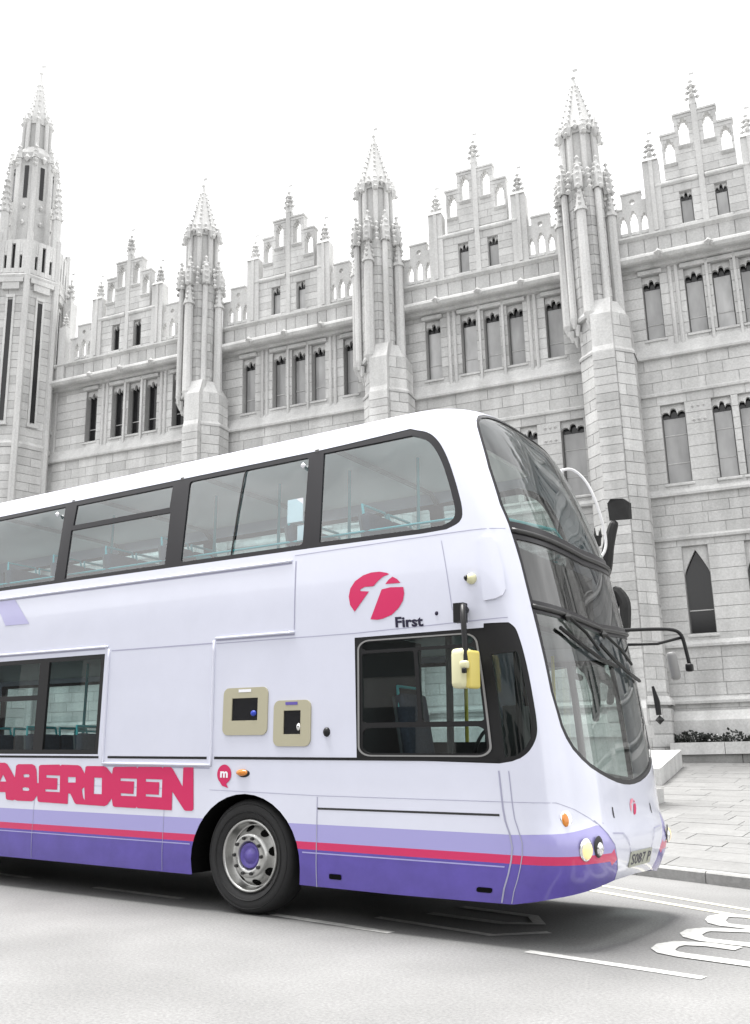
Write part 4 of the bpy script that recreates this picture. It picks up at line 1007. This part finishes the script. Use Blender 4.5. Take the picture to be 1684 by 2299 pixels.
wh = [Z1(h) for h in ([(2,232),(28,176),(54,232)],[(190,178),(205,172),(235,174),(242,186),(234,198),(196,198)],[(182,284),(198,278),(232,282),(240,296),(230,308),(186,304)],
      [(376,180),(486,184),(484,318),(368,312),(368,294),(462,298),(466,206),(376,200)],[(550,196),(612,196),(612,240),(550,240)],[(662,295),(682,276),(686,380),(672,362)],[(762,200),(824,202),(822,334),(758,332)],
      [(974,206),(1106,210),(1102,352),(976,346),(976,326),(1078,332),(1084,232),(974,227)],[(1178,211),(1311,216),(1306,360),(1178,352),(1178,334),(1282,339),(1287,238),(1178,233)])]
decal('word_lettering', word, wh, 'decal_pink')
Z2 = lambda pts: zm(600, 900, 2.7533, pts)
lg = [[(540,1303),(512,1262),(503,1210),(512,1160),(540,1115),(590,1078),(640,1060),(690,1055),(735,1062),(752,1070),(715,1085),(685,1110),(655,1145),(600,1150),(572,1166),(576,1176),(628,1178)],
      [(728,1132),(748,1105),(772,1086),(800,1100),(822,1124)],[(706,1165),(760,1152),(840,1150),(846,1190),(838,1235),(812,1280),(770,1322),(715,1346),(680,1353),(638,1350)]]
for pl_ in lg: decal('logo', Z2(pl_), [], 'decal_pink')
def text_mesh(name, s, mat, place, size, bold=0.0):
    """text as a flat mesh; place maps (x, y) of the lettering to 3D"""
    cu = bpy.data.curves.new(name, 'FONT'); cu.body = s; cu.size = 1; cu.offset = bold; cu.resolution_u = 2
    t = bpy.data.objects.new(name, cu); col.objects.link(t); bpy.context.view_layer.update()
    me = bpy.data.meshes.new_from_object(t.evaluated_get(bpy.context.evaluated_depsgraph_get())); bpy.data.objects.remove(t)
    xs = [v.co.x for v in me.vertices]; ys = [v.co.y for v in me.vertices]; x0, x1, y0, y1 = min(xs), max(xs), min(ys), max(ys)
    for v in me.vertices: v.co = place((v.co.x-x0)/(x1-x0), (v.co.y-y0)/(y1-y0))
    me.materials.clear(); me.materials.append(M[mat]); me.update()
    o = bpy.data.objects.new(name, me); col.objects.link(o); o.parent = bus; return o
text_mesh('lettering', 'First', 'decal_navy', lambda a, b: S(XU(1.508+a*.262, 2.4), 2.345+b*.088-a*.008)+Vector((0, -.004, 0)), 1, .035)
decal('lilac_flash', [(-3.49, 3.0), (-3.19, 2.71), (-3.60, 2.715), (-3.72, 2.86), (-3.95, 2.86), (-4.1, 3.0)], [], 'lilac_pale')
# round badge with a tail, a camera, an amber repeater, filler plates, fuel cap
cx, cz = -.282, 1.158
decal('badge', arc(cx, cz, .083, .083, -60, 235, 24)+[(cx-.02, cz-.10), (cx+.055, cz-.118), (cx+.028, cz-.085)], [], 'decal_pink')
text_mesh('badge_lettering', 'm', 'decal_white', lambda a, b: Vector((cx-.045+a*.09, -.0065, cz-.03+b*.055)), 1, .04)
def dome(name, u, z, ru, rz, h, mat, parent=None, off=0.0):
    n = SN(u, z); p = S(u, z); tu = (S(u+.01, z)-S(u-.01, z)).normalized(); tz = n.cross(tu); m_ = MB(); V = []; F = []
    K, Q = 5, 16
    for i in range(K):
        a = math.pi/2*i/K
        for q in range(Q): V.append(p+tu*(ru*math.cos(a)*math.cos(2*math.pi*q/Q))+tz*(rz*math.cos(a)*math.sin(2*math.pi*q/Q))+n*(off+h*math.sin(a)))
    V.append(p+n*(off+h))
    for i in range(K-1):
        for q in range(Q): F.append((i*Q+q, i*Q+(q+1) % Q, (i+1)*Q+(q+1) % Q, (i+1)*Q+q))
    for q in range(Q): F.append(((K-1)*Q+q, (K-1)*Q+(q+1) % Q, K*Q))
    m_.add(V, F); return m_.build(name, mat, parent or bus, smooth=True)
dome('side_indicator', -.075, 1.174, .068, .030, .03, 'amber', off=.002); dome('indicator_base', -.060, 1.168, .072, .034, .012, 'black', off=.001)
for (a, b, c, d, p, q, r_, s_) in ((-.318, .196, 1.496, 1.912, -.215, .085, 1.623, 1.82), (.268, .668, 1.399, 1.787, .378, .562, 1.50, 1.70)):
    pn = skin('filler_plate', rrect(a, b, c, d, .06, 5), 'beige', bus, [rect(p, q, r_, s_)], .012, dense=False, thick=.012, flat=True)
    k = skin('recess', rect(p, q, r_, s_), 'screen_black', pn, (), .003, dense=False)
    m_ = MB(); m_.box(a+.18 if a < 0 else a+.13, b-.19 if a < 0 else b-.14, -.0145, -.0125, d-.04, d-.015); m_.build('label', 'decal_white' if a < 0 else 'hub_purple', pn)
dome('filler_cap', .035, 1.685, .032, .026, .02, plain('blue_cap', (.02, .05, .42), .3), off=.004)
dome('filler_cap', .54, 1.56, .022, .034, .02, 'chrome', off=.004)
dome('drop_handle', .833, 1.515, .034, .040, .03, 'black'); 
dome('camera_housing', XU(2.215, 2.68), 2.685, .045, .045, .05, 'mirror_cream'); dome('camera_lens', XU(2.185, 2.685), 2.69, .025, .028, .062, 'black')
dome('button', XU(1.90, 2.4), 2.435, .016, .018, .01, 'decal_navy')
# moulded blister on the corner
m_ = MB(); 
bl = [(2.035,2.99),(2.06,3.01),(2.13,3.012),(2.155,2.98),(2.165,2.75),(2.15,2.58),(2.12,2.535),(2.06,2.51),(1.97,2.50),(1.962,2.52),(1.99,2.75)]
skin('corner_blister', bl, 'paint_white', bus, (), .022, thick=.02)
# ---- nose: lights, plate, logo
for sg in (0, 1):
    U = lambda u: 2*UM-u if sg else u
    dome('indicator_recess', U(2.34), .888, .052, .062, .006, 'chrome', off=.001); dome('front_indicator', U(2.326), .880, .030, .048, .014, 'amber', off=.006)
    dome('headlight_rim', U(2.452), .675, .070, .082, .012, 'chrome', off=.001); dome('headlight', U(2.455), .668, .052, .062, .030, 'lamp_on', off=.006)
    dome('headlight_rim', U(2.60), .688, .058, .078, .012, 'steel_dark', off=.001); dome('headlight', U(2.605), .672, .040, .052, .026, 'chrome', off=.006)
    skin('slot', [(U(2.968), .872), (U(2.988), .872), (U(2.992), .952), (U(2.972), .952)][::(-1 if sg else 1)], 'black', bus, (), .003, dense=False)
def front_pt(a, z, off): u = UM-.235+a*.47; return S(u, z)+SN(u, z)*off
npl = skin('number_plate', [(UM-.26, .50), (UM+.26, .50), (UM+.26, .615), (UM-.26, .615)], 'plate', bus, (), .008, thick=.008)
text_mesh('number_plate_lettering', 'S087 P', 'decal_navy', lambda a, b: front_pt(a, .517+b*.08, .010), 1, .01)
LC = (UM, .94)
for pl_ in lg:
    q = [(LC[0]+(x-673)/172*.075, LC[1]-(y-1205)/148*.062) for x, y in pl_]; skin('logo', q, plain('faded_pink', (.72, .25, .33), .5) if pl_ is lg[0] else 'decal_pink', bus, (), .004, dense=False, sub=False)
strip('bumper_crease', [(2.86, .77), (3.06, .76), (3.13, .70), (3.20, .59)], .008, 'seam'); strip('bumper_crease', [(2*UM-2.86, .77), (2*UM-3.06, .76), (2*UM-3.13, .70), (2*UM-3.20, .59)], .008, 'seam')
# ---- wipers on the windscreen
def nose(u, z, off): return S(u, z)+SN(u, z)*off
for (pu, pz, ex, ez) in ((2.72, 2.40, 3.15, 2.17), (3.42, 2.33, 3.95, 2.12)):
    wv = empty('wiper', bus); m_ = MB(); m_.tube([nose(pu, pz, .03), nose((pu+ex)/2, (pz+ez)/2-.0, .05), nose(ex, ez, .04)], .013, 6); m_.build('wiper_arm', 'black', wv)
    m_ = MB(); m_.tube([nose(pu-.14, pz-.10, .02), nose(pu+.10, pz-.20, .022), nose(pu+.45, pz-.29, .022), nose(pu+.85, pz-.33, .02)], .016, 6); m_.build('wiper_blade', 'black', wv)
    m_ = MB(); c_ = nose(pu, pz, .02); m_.octa(c_.x, c_.y, c_.z, .04); m_.build('wiper_pivot', 'steel_dark', wv)
# ---- mirrors
mr = empty('mirror', bus)
m_ = MB(); m_.tube([(2.16, .0, 2.44), (2.16, -.10, 2.42)], .03, 8); m_.box(2.115, 2.205, -.13, -.06, 2.33, 2.48); m_.build('mirror_bracket', 'black', mr)
m_ = MB(); m_.tube(curve([(2.19, -.10, 2.46), (2.22, -.17, 2.44), (2.25, -.22, 2.34), (2.27, -.24, 2.15), (2.285, -.26, 1.98)]), .022, 8); m_.build('mirror_arm', 'black', mr, smooth=True)
def pod(name, c, sx, sy, sz, rz, mat, parent, r=.05, rx=0):
    """soft-cornered mirror housing"""
    bm = bmesh.new(); bmesh.ops.create_cube(bm, size=1); bmesh.ops.scale(bm, vec=(sx, sy, sz), verts=bm.verts)
    bmesh.ops.bevel(bm, geom=bm.edges[:], offset=r, segments=3, affect='EDGES', profile=.6)
    bmesh.ops.transform(bm, matrix=Matrix.Translation(c) @ Matrix.Rotation(rz, 4, 'Z') @ Matrix.Rotation(rx, 4, 'Y'), verts=bm.verts)
    me = bpy.data.meshes.new(name); bm.to_mesh(me); bm.free(); me.materials.append(M[mat]); me.polygons.foreach_set('use_smooth', [True]*len(me.polygons))
    o = bpy.data.objects.new(name, me); col.objects.link(o); o.parent = parent; return o
pod('mirror_head', (2.225, -.21, 1.965), .145, .12, .30, R(-12), 'mirror_cream', mr, .045); pod('mirror_back', (2.305, -.195, 1.955), .06, .13, .285, R(-12), 'mirror_yellow', mr, .025)
pod('mirror_joint', (2.285, -.285, 1.985), .07, .05, .06, 0, 'mirror_cream', mr, .022); pod('joint_nut', (2.29, -.30, 1.94), .035, .03, .04, 0, 'black', mr, .01)
mr = empty('mirror', bus)
m_ = MB(); m_.tube(curve([(2.55, 2.42, 2.52), (2.80, 2.66, 2.545), (2.98, 2.78, 2.545), (3.05, 2.80, 2.50), (3.075, 2.80, 2.40), (3.105, 2.80, 2.21)]), .018, 8); m_.tube([(2.64, 2.44, 2.38), (2.85, 2.68, 2.40), (3.05, 2.80, 2.46)], .014, 8); m_.build('mirror_arm', 'black', mr, smooth=True)
pod('mirror_head', (2.955, 2.80, 2.19), .09, .16, .27, R(20), 'grey_plastic', mr, .04, R(-8)); pod('mirror_joint', (3.105, 2.80, 2.17), .07, .07, .08, 0, 'black', mr, .025)
m_ = MB(); m_.tube([(2.80, 2.60, 1.99), (2.825, 2.62, 1.85), (2.835, 2.62, 1.72)], [.012, .028, .026], 6); m_.octa(2.84, 2.62, 1.675, .045); m_.build('door_mirror', 'black', bus)
m_ = MB(); m_.tube(curve([(2.08, 2.36, 4.20), (2.15, 2.45, 4.235), (2.22, 2.5, 4.18), (2.29, 2.52, 4.08), (2.36, 2.52, 3.92), (2.42, 2.52, 3.70), (2.455, 2.52, 3.50), (2.46, 2.5, 3.36), (2.42, 2.45, 3.26), (2.36, 2.40, 3.21)]), .014, 8); m_.build('branch_guard', plain('guard_grey', (.62, .62, .62), .35), bus, smooth=True)

# ---- inside
m_ = MB(); m_.box(-7.2, 2.25, .08, 2.42, 2.40, 2.50); m_.build('deck_floor', 'floor_dark', bus)
m_ = MB(); m_.box(-7.2, 2.3, .64, 1.86, .44, .50); m_.box(-4.75, -.75, .05, .64, .44, .50); m_.box(-4.75, -.75, 1.86, 2.45, .44, .50); m_.box(.66, 2.3, .05, .64, .44, .50); m_.box(.66, 2.3, 1.86, 2.45, .44, .50); m_.build('floor', 'floor_dark', bus)
m_ = MB(); m_.box(-7.2, 1.75, .22, 2.28, 4.16, 4.20); m_.build('deck_ceiling', 'ceiling', bus)
for x in (-4.4, -2.75, -1.1, .6):
    m_ = MB(); m_.tube([(x, .12, 4.05), (x, .25, 4.15), (x, 2.25, 4.15), (x, 2.38, 4.05)], .03, 6); m_.build('roof_hoop', 'grey_plastic', bus)
m_ = MB(); m_.box(-7.2, 2.0, .035, .06, 2.5, 3.10); m_.box(-7.2, 2.0, 2.44, 2.465, 2.5, 3.10); m_.build('side_lining', 'lining', bus)
m_ = MB(); m_.box(-4.8, -.75, .02, .04, .5, 1.3); m_.box(-4.8, -.75, 2.46, 2.48, .5, 1.3); m_.box(-1.9, 1.05, .02, .04, 1.3, 2.4); m_.box(.65, 1.05, .02, .04, .5, 1.3); m_.build('lower_lining', 'floor_dark', bus)
m_ = MB(); m_.box(-7.2, 2.3, .1, 2.4, 2.37, 2.395); m_.build('lower_ceiling', 'lining', bus)
def seat(x, y, z, tall=.62):
    s_ = empty('seat', bus)
    pod('seat_back', (x-.20, y, z+.40+tall/2-.1), .09, .42, tall, 0, 'seat', s_, .035, R(-10)); pod('seat_cushion', (x+.03, y, z+.40), .42, .42, .11, 0, 'seat', s_, .035)
    pod('headrest_shell', (x-.265, y, z+.42+tall/2-.1), .03, .40, tall*.9, 0, 'seat_shell', s_, .012, R(-10))
    m_ = MB(); m_.tube([(x-.26, y-.20, z+.62+tall*.45), (x-.285, y-.19, z+.42+tall*.92), (x-.285, y+.19, z+.42+tall*.92), (x-.26, y+.20, z+.62+tall*.45)], .014, 6); m_.build('grab_rail', 'pole', s_)
    return s_
for x in (1.35, .52, -.30, -1.12, -1.95, -2.8, -3.6):
    for y in (.36, .80, 1.70, 2.14):
        if x == -.30 and y < 1: continue
        seat(x, y, 2.5)
for x in (-2.2, -3.0, -3.8):
    for y in (.36, .80, 1.70, 2.14): seat(x, y, .62)
for (x, y, z0, z1) in ((-.55, 1.02, 2.5, 4.14), (-1.45, 1.02, 2.5, 4.14), (.35, 1.02, 2.5, 4.14), (1.15, 1.02, 2.5, 4.14), (-3.1, 1.02, 2.5, 4.14), (-2.5, 1.05, .5, 2.38), (-3.4, 1.05, .5, 2.38), (-2.05, 1.6, .5, 2.38), (-1.2, 1.0, .5, 2.38)):
    m_ = MB(); m_.tube([(x, y, z0), (x, y, z1)], .017, 8); m_.build('grab_pole', 'pole', bus, smooth=True)
for y in (.16, 2.34):
    m_ = MB(); m_.tube([(-7, y, 3.24), (2.0, y, 3.24)], .011, 6); m_.build('window_rail', 'pole', bus)
m_ = MB(); m_.tube([(-1.95, .62, 3.05), (-1.85, .62, 3.26), (-1.65, .62, 3.36), (-1.15, .62, 3.33), (-.95, .62, 3.2)], .02, 8); m_.build('stair_rail', 'pole', bus, smooth=True)
m_ = MB(); m_.box(-.9, .55, 1.0, 1.04, 2.5, 3.28); m_.build('stair_panel', 'lining_pale', bus)
m_ = MB(); m_.box(.30, .48, .075, .085, 3.40, 3.62); m_.box(.42, .50, .075, .085, 3.22, 3.36); m_.build('notice', 'decal_white', bus)
for x in (.50, -2.93):
    m_ = MB(); m_.octa(x-.03, .075, 3.93, .03); m_.build('window_sticker', 'decal_white', bus)
m_ = MB(); m_.tube([(2.02, .25, 3.25), (2.28, .6, 3.28), (2.42, 1.25, 3.30), (2.28, 1.9, 3.28), (2.02, 2.25, 3.25)], .018, 8); m_.build('front_rail', 'pole', bus, smooth=True)
m_ = MB(); m_.box(2.0, 2.35, .25, 2.25, 2.5, 3.02); m_.build('front_shelf', 'lining_pale', bus)
# destination box
m_ = MB(); m_.box(2.30, 2.42, .35, 2.15, 2.44, 3.0); m_.build('destination_box', 'grey_plastic', bus)
# cab
m_ = MB(); m_.box(1.05, 1.09, .08, 1.15, .5, 2.35); m_.box(1.05, 2.1, 1.13, 1.16, .5, 1.45); m_.build('cab_partition', 'floor_dark', bus)
m_ = MB(); m_.add([(2.15, .15, .9), (2.75, .35, .9), (2.75, 2.1, .9), (2.15, 1.3, .9), (2.15, .15, 1.28), (2.70, .4, 1.18), (2.70, 2.1, 1.15), (2.2, 1.3, 1.3)], [(0,3,2,1),(4,5,6,7),(0,1,5,4),(1,2,6,5),(2,3,7,6),(3,0,4,7)]); m_.build('dashboard', 'steel_dark', bus)
m_ = MB()
for k in range(24):
    pass
ring = [Vector((2.02+.10*math.cos(a)*.6, .62+.22*math.sin(a), 1.40+.22*math.cos(a)*.75)) for a in [2*math.pi*k/20 for k in range(21)]]
m_.tube(ring, .016, 6); m_.tube([(2.02, .62, 1.40), (2.2, .62, 1.2)], .03, 6); m_.build('steering_wheel', 'black', bus, smooth=True)
ds = seat(1.55, .62, .75, .8)
m_ = MB(); m_.tube([(2.35, .55, 1.25), (2.33, .55, 2.3)], .03, 6); m_.tube([(1.95, .1, 1.3), (1.95, .1, 2.3)], .028, 6); m_.build('pillar', 'black', bus)
m_ = MB(); m_.box(2.0, 2.16, .95, 1.15, 1.25, 1.75); m_.build('ticket_machine', 'steel_dark', bus)
m_ = MB(); m_.tube([(1.9, 2.35, .5), (1.9, 2.35, 2.3)], .018, 8); m_.tube([(1.5, 1.25, .5), (1.5, 1.25, 2.3)], .018, 8); m_.build('door_pole', plain('pole_yellow', (.62, .55, .05), .4), bus)
# keep the bus root at its base: shift the parts (modelled in world space) by the root's place
for ch in bus.children: ch.location = Vector(ch.location)-BUS_OFF

# ------------------------------------------------------------------ road markings
def paint_strip(name, pts, w, label, mat='paint_mark', z=.004, group=None, closed=False, kind=None):
    P = [Vector(p) for p in pts]; m_ = MB(); L_ = []
    for i, p in enumerate(P):
        d = (P[min(i+1, len(P)-1)]-P[max(i-1, 0)]).normalized(); n = Vector((-d.y, d.x))*w/2
        L_ += [(p.x+n.x, p.y+n.y, z), (p.x-n.x, p.y-n.y, z)]
    m_.add(L_, [(2*i, 2*i+1, 2*i+3, 2*i+2) for i in range(len(P)-1)]); o = m_.build(name, mat)
    tag(o, label, 'road marking', group); return o
for (a, b, lb) in (((-4.9, .74), (-3.6, .62), 'faint white lane dash at the left edge under the bus'), ((-2.42, .51), (-1.14, .44), 'white lane dash behind the front wheel'), ((.14, .21), (1.43, .05), 'white lane dash just ahead of the front wheel'), ((2.59, -.02), (3.83, -.17), 'white lane dash at lower right in front of the bus'), ((5.0, -.33), (6.3, -.5), 'white lane dash beyond the right edge')):
    paint_strip('lane_dash', [a, b], .10, lb, group='lane dashes')
paint_strip('bay_line', [(.95, .60), (2.11, .40), (2.42, .78)], .09, 'pale bay outline marking under the nose of the bus', z=.006)
paint_strip('bay_line', [(1.25, 1.55), (2.0, 1.43), (2.2, 1.1), (1.95, .95), (1.2, 1.05)], .12, 'faint curved marking under the front bumper', z=.008)
paint_strip('yellow_line', [(-3, 5.6), (-.4, 4.75), (1.88, 3.76), (3.43, 2.95), (6.5, 1.3), (11, -1.6)], .085, 'upper of the two pale double lines along the kerb', 'paint_yellow')
paint_strip('yellow_line', [(-3, 5.1), (-.2, 4.3), (2.01, 3.28), (3.53, 2.49), (6.3, 1.0), (10.6, -1.8)], .10, 'lower of the two pale double lines along the kerb', 'paint_yellow')
def gp(px, py):
    d = fw+rt2*((px-PPX)/FPX)-up2*((py-PPY)/FPX); k = -CP.z/d.z; p = CP+d*k; return (p.x, p.y)
def zg(pts): return [gp(900+x/2.107, 1900+y/2.107) for x, y in pts]
lets = MB()
for outer in ([(2050,352),(1652,336),(1530,330),(1500,338),(1488,352),(1500,366),(1530,374),(1652,388),(2050,425)],[(2050,455),(1652,404),(1450,397),(1400,402),(1372,418),(1385,432),(1440,446),(1652,470),(2050,520)],[(1600,488),(1450,468),(1320,462),(1262,472),(1240,490),(1262,505),(1330,518),(1652,562),(2050,618)]):
    P = [Vector(p) for p in zg(outer)]; L_ = []
    w = .165
    for i, p in enumerate(P):
        d = (P[min(i+1, len(P)-1)]-P[max(i-1, 0)]).normalized(); n = Vector((-d.y, d.x))*w/2; L_ += [(p.x+n.x, p.y+n.y, .0065), (p.x-n.x, p.y-n.y, .0065)]
    lets.add(L_, [(2*i, 2*i+1, 2*i+3, 2*i+2) for i in range(len(P)-1)])
tag(lets.build('road_lettering', 'paint_mark'), 'tall white painted road letters at the right edge ahead of the bus', 'road marking')

# ------------------------------------------------------------------ bronze rider on a plinth behind the bus
stt = empty('statue', None, (-2.0, 13.0, 0))
tag(stt, 'dark bronze rider statue with raised arm holding a scroll behind the bus', 'statue')
def skin_fig(name, V, E, rad, root, mat, parent):
    me = bpy.data.meshes.new(name); me.from_pydata(V, E, []); me.materials.append(M[mat])
    o = bpy.data.objects.new(name, me); col.objects.link(o); o.parent = parent
    md = o.modifiers.new('skin', 'SKIN'); sub = o.modifiers.new('sub', 'SUBSURF'); sub.levels = 1; sub.render_levels = 1
    for i, r_ in enumerate(rad): me.skin_vertices[0].data[i].radius = (r_, r_)
    me.skin_vertices[0].data[root].use_root = True
    me.polygons.foreach_set('use_smooth', [True]*len(me.polygons)); return o
# local to (-2.0, 13, 0): rider
HV = [(-.3,0,4.25),(-.1,0,4.75),(.35,-.02,5.0),(.50,0,5.35),(.56,0,5.55),(.60,0,5.85),  # 0 pelvis 1 chest-low 2 chest 3 neck 4 head-low 5 head-top
      (.84,-.10,5.12),(.98,-.22,5.68),(1.10,-.24,6.06),(1.18,-.24,6.24),                    # right arm up: shoulder elbow wrist hand
      (.30,.35,5.05),(.55,.50,4.65),(.9,.35,4.45),                                         # left arm to the reins
      (-.15,-.42,4.05),(.25,-.52,3.55),(.15,-.52,3.0),(.40,-.52,2.92),(-.15,.42,4.05),(.25,.52,3.55),(.15,.52,3.0),(.40,.52,2.92)]
HE = [(0,1),(1,2),(2,3),(3,4),(4,5),(2,6),(6,7),(7,8),(8,9),(2,10),(10,11),(11,12),(0,13),(13,14),(14,15),(15,16),(0,17),(17,18),(18,19),(19,20)]
HR = [.24,.26,.27,.11,.15,.12,.15,.13,.11,.10,.13,.10,.07,.17,.12,.08,.07,.17,.12,.08,.07]
skin_fig('rider', HV, HE, HR, 0, 'bronze', stt)
GV = [(-1.0,0,3.65),(-.3,0,3.6),(.35,0,3.65),(.80,0,4.25),(1.02,0,4.82),(1.20,0,4.48),(1.16,0,3.84),(-1.35,0,3.75),(-1.65,0,3.4),(-1.75,0,2.6),
      (.45,-.22,3.1),(.55,-.22,2.6),(.5,-.22,2.05),(.40,.22,3.1),(.75,.22,2.85),(.65,.22,2.4),(-1.05,-.24,3.15),(-1.2,-.24,2.6),(-1.1,-.24,2.05),(-1.05,.24,3.15),(-1.25,.24,2.6),(-1.2,.24,2.05)]
GE = [(0,1),(1,2),(2,3),(3,4),(4,5),(5,6),(0,7),(7,8),(8,9),(2,10),(10,11),(11,12),(2,13),(13,14),(14,15),(0,16),(16,17),(17,18),(0,19),(19,20),(20,21)]
GR = [.42,.42,.40,.24,.16,.14,.12,.2,.09,.07,.16,.09,.08,.16,.09,.08,.2,.10,.08,.2,.10,.08]
skin_fig('horse', GV, GE, GR, 1, 'bronze', stt)
m_ = MB(); m_.add([(1.06,-.28,6.22),(1.47,-.26,6.20),(1.52,-.20,6.22),(1.12,-.22,6.24),(1.04,-.30,6.60),(1.12,-.32,6.68),(1.38,-.30,6.66),(1.50,-.27,6.56),(1.06,-.22,6.60),(1.14,-.24,6.68),(1.40,-.22,6.66),(1.52,-.20,6.56)], [(0,1,7,6,5,4),(3,8,9,10,11,2),(0,4,8,3),(4,5,9,8),(5,6,10,9),(6,7,11,10),(7,1,2,11),(1,0,3,2)]); m_.build('scroll', 'bronze', stt)
m_ = MB(); m_.frus(.60, 0, 5.78, 5.98, .14, .16, 10, cap=False)
for k in range(6):
    a = 2*math.pi*k/6; m_.frus(.60+.155*math.cos(a), .155*math.sin(a), 5.95, 6.15, .035, .006, 4)
m_.build('crown', 'bronze', stt)
m_ = MB(); m_.box(-2.0, 1.5, -.75, .75, .2, .75); m_.box(-1.8, 1.3, -.6, .6, .75, 1.75); m_.box(-1.9, 1.4, -.7, .7, 1.75, 2.0); m_.build('plinth', 'granite', stt)
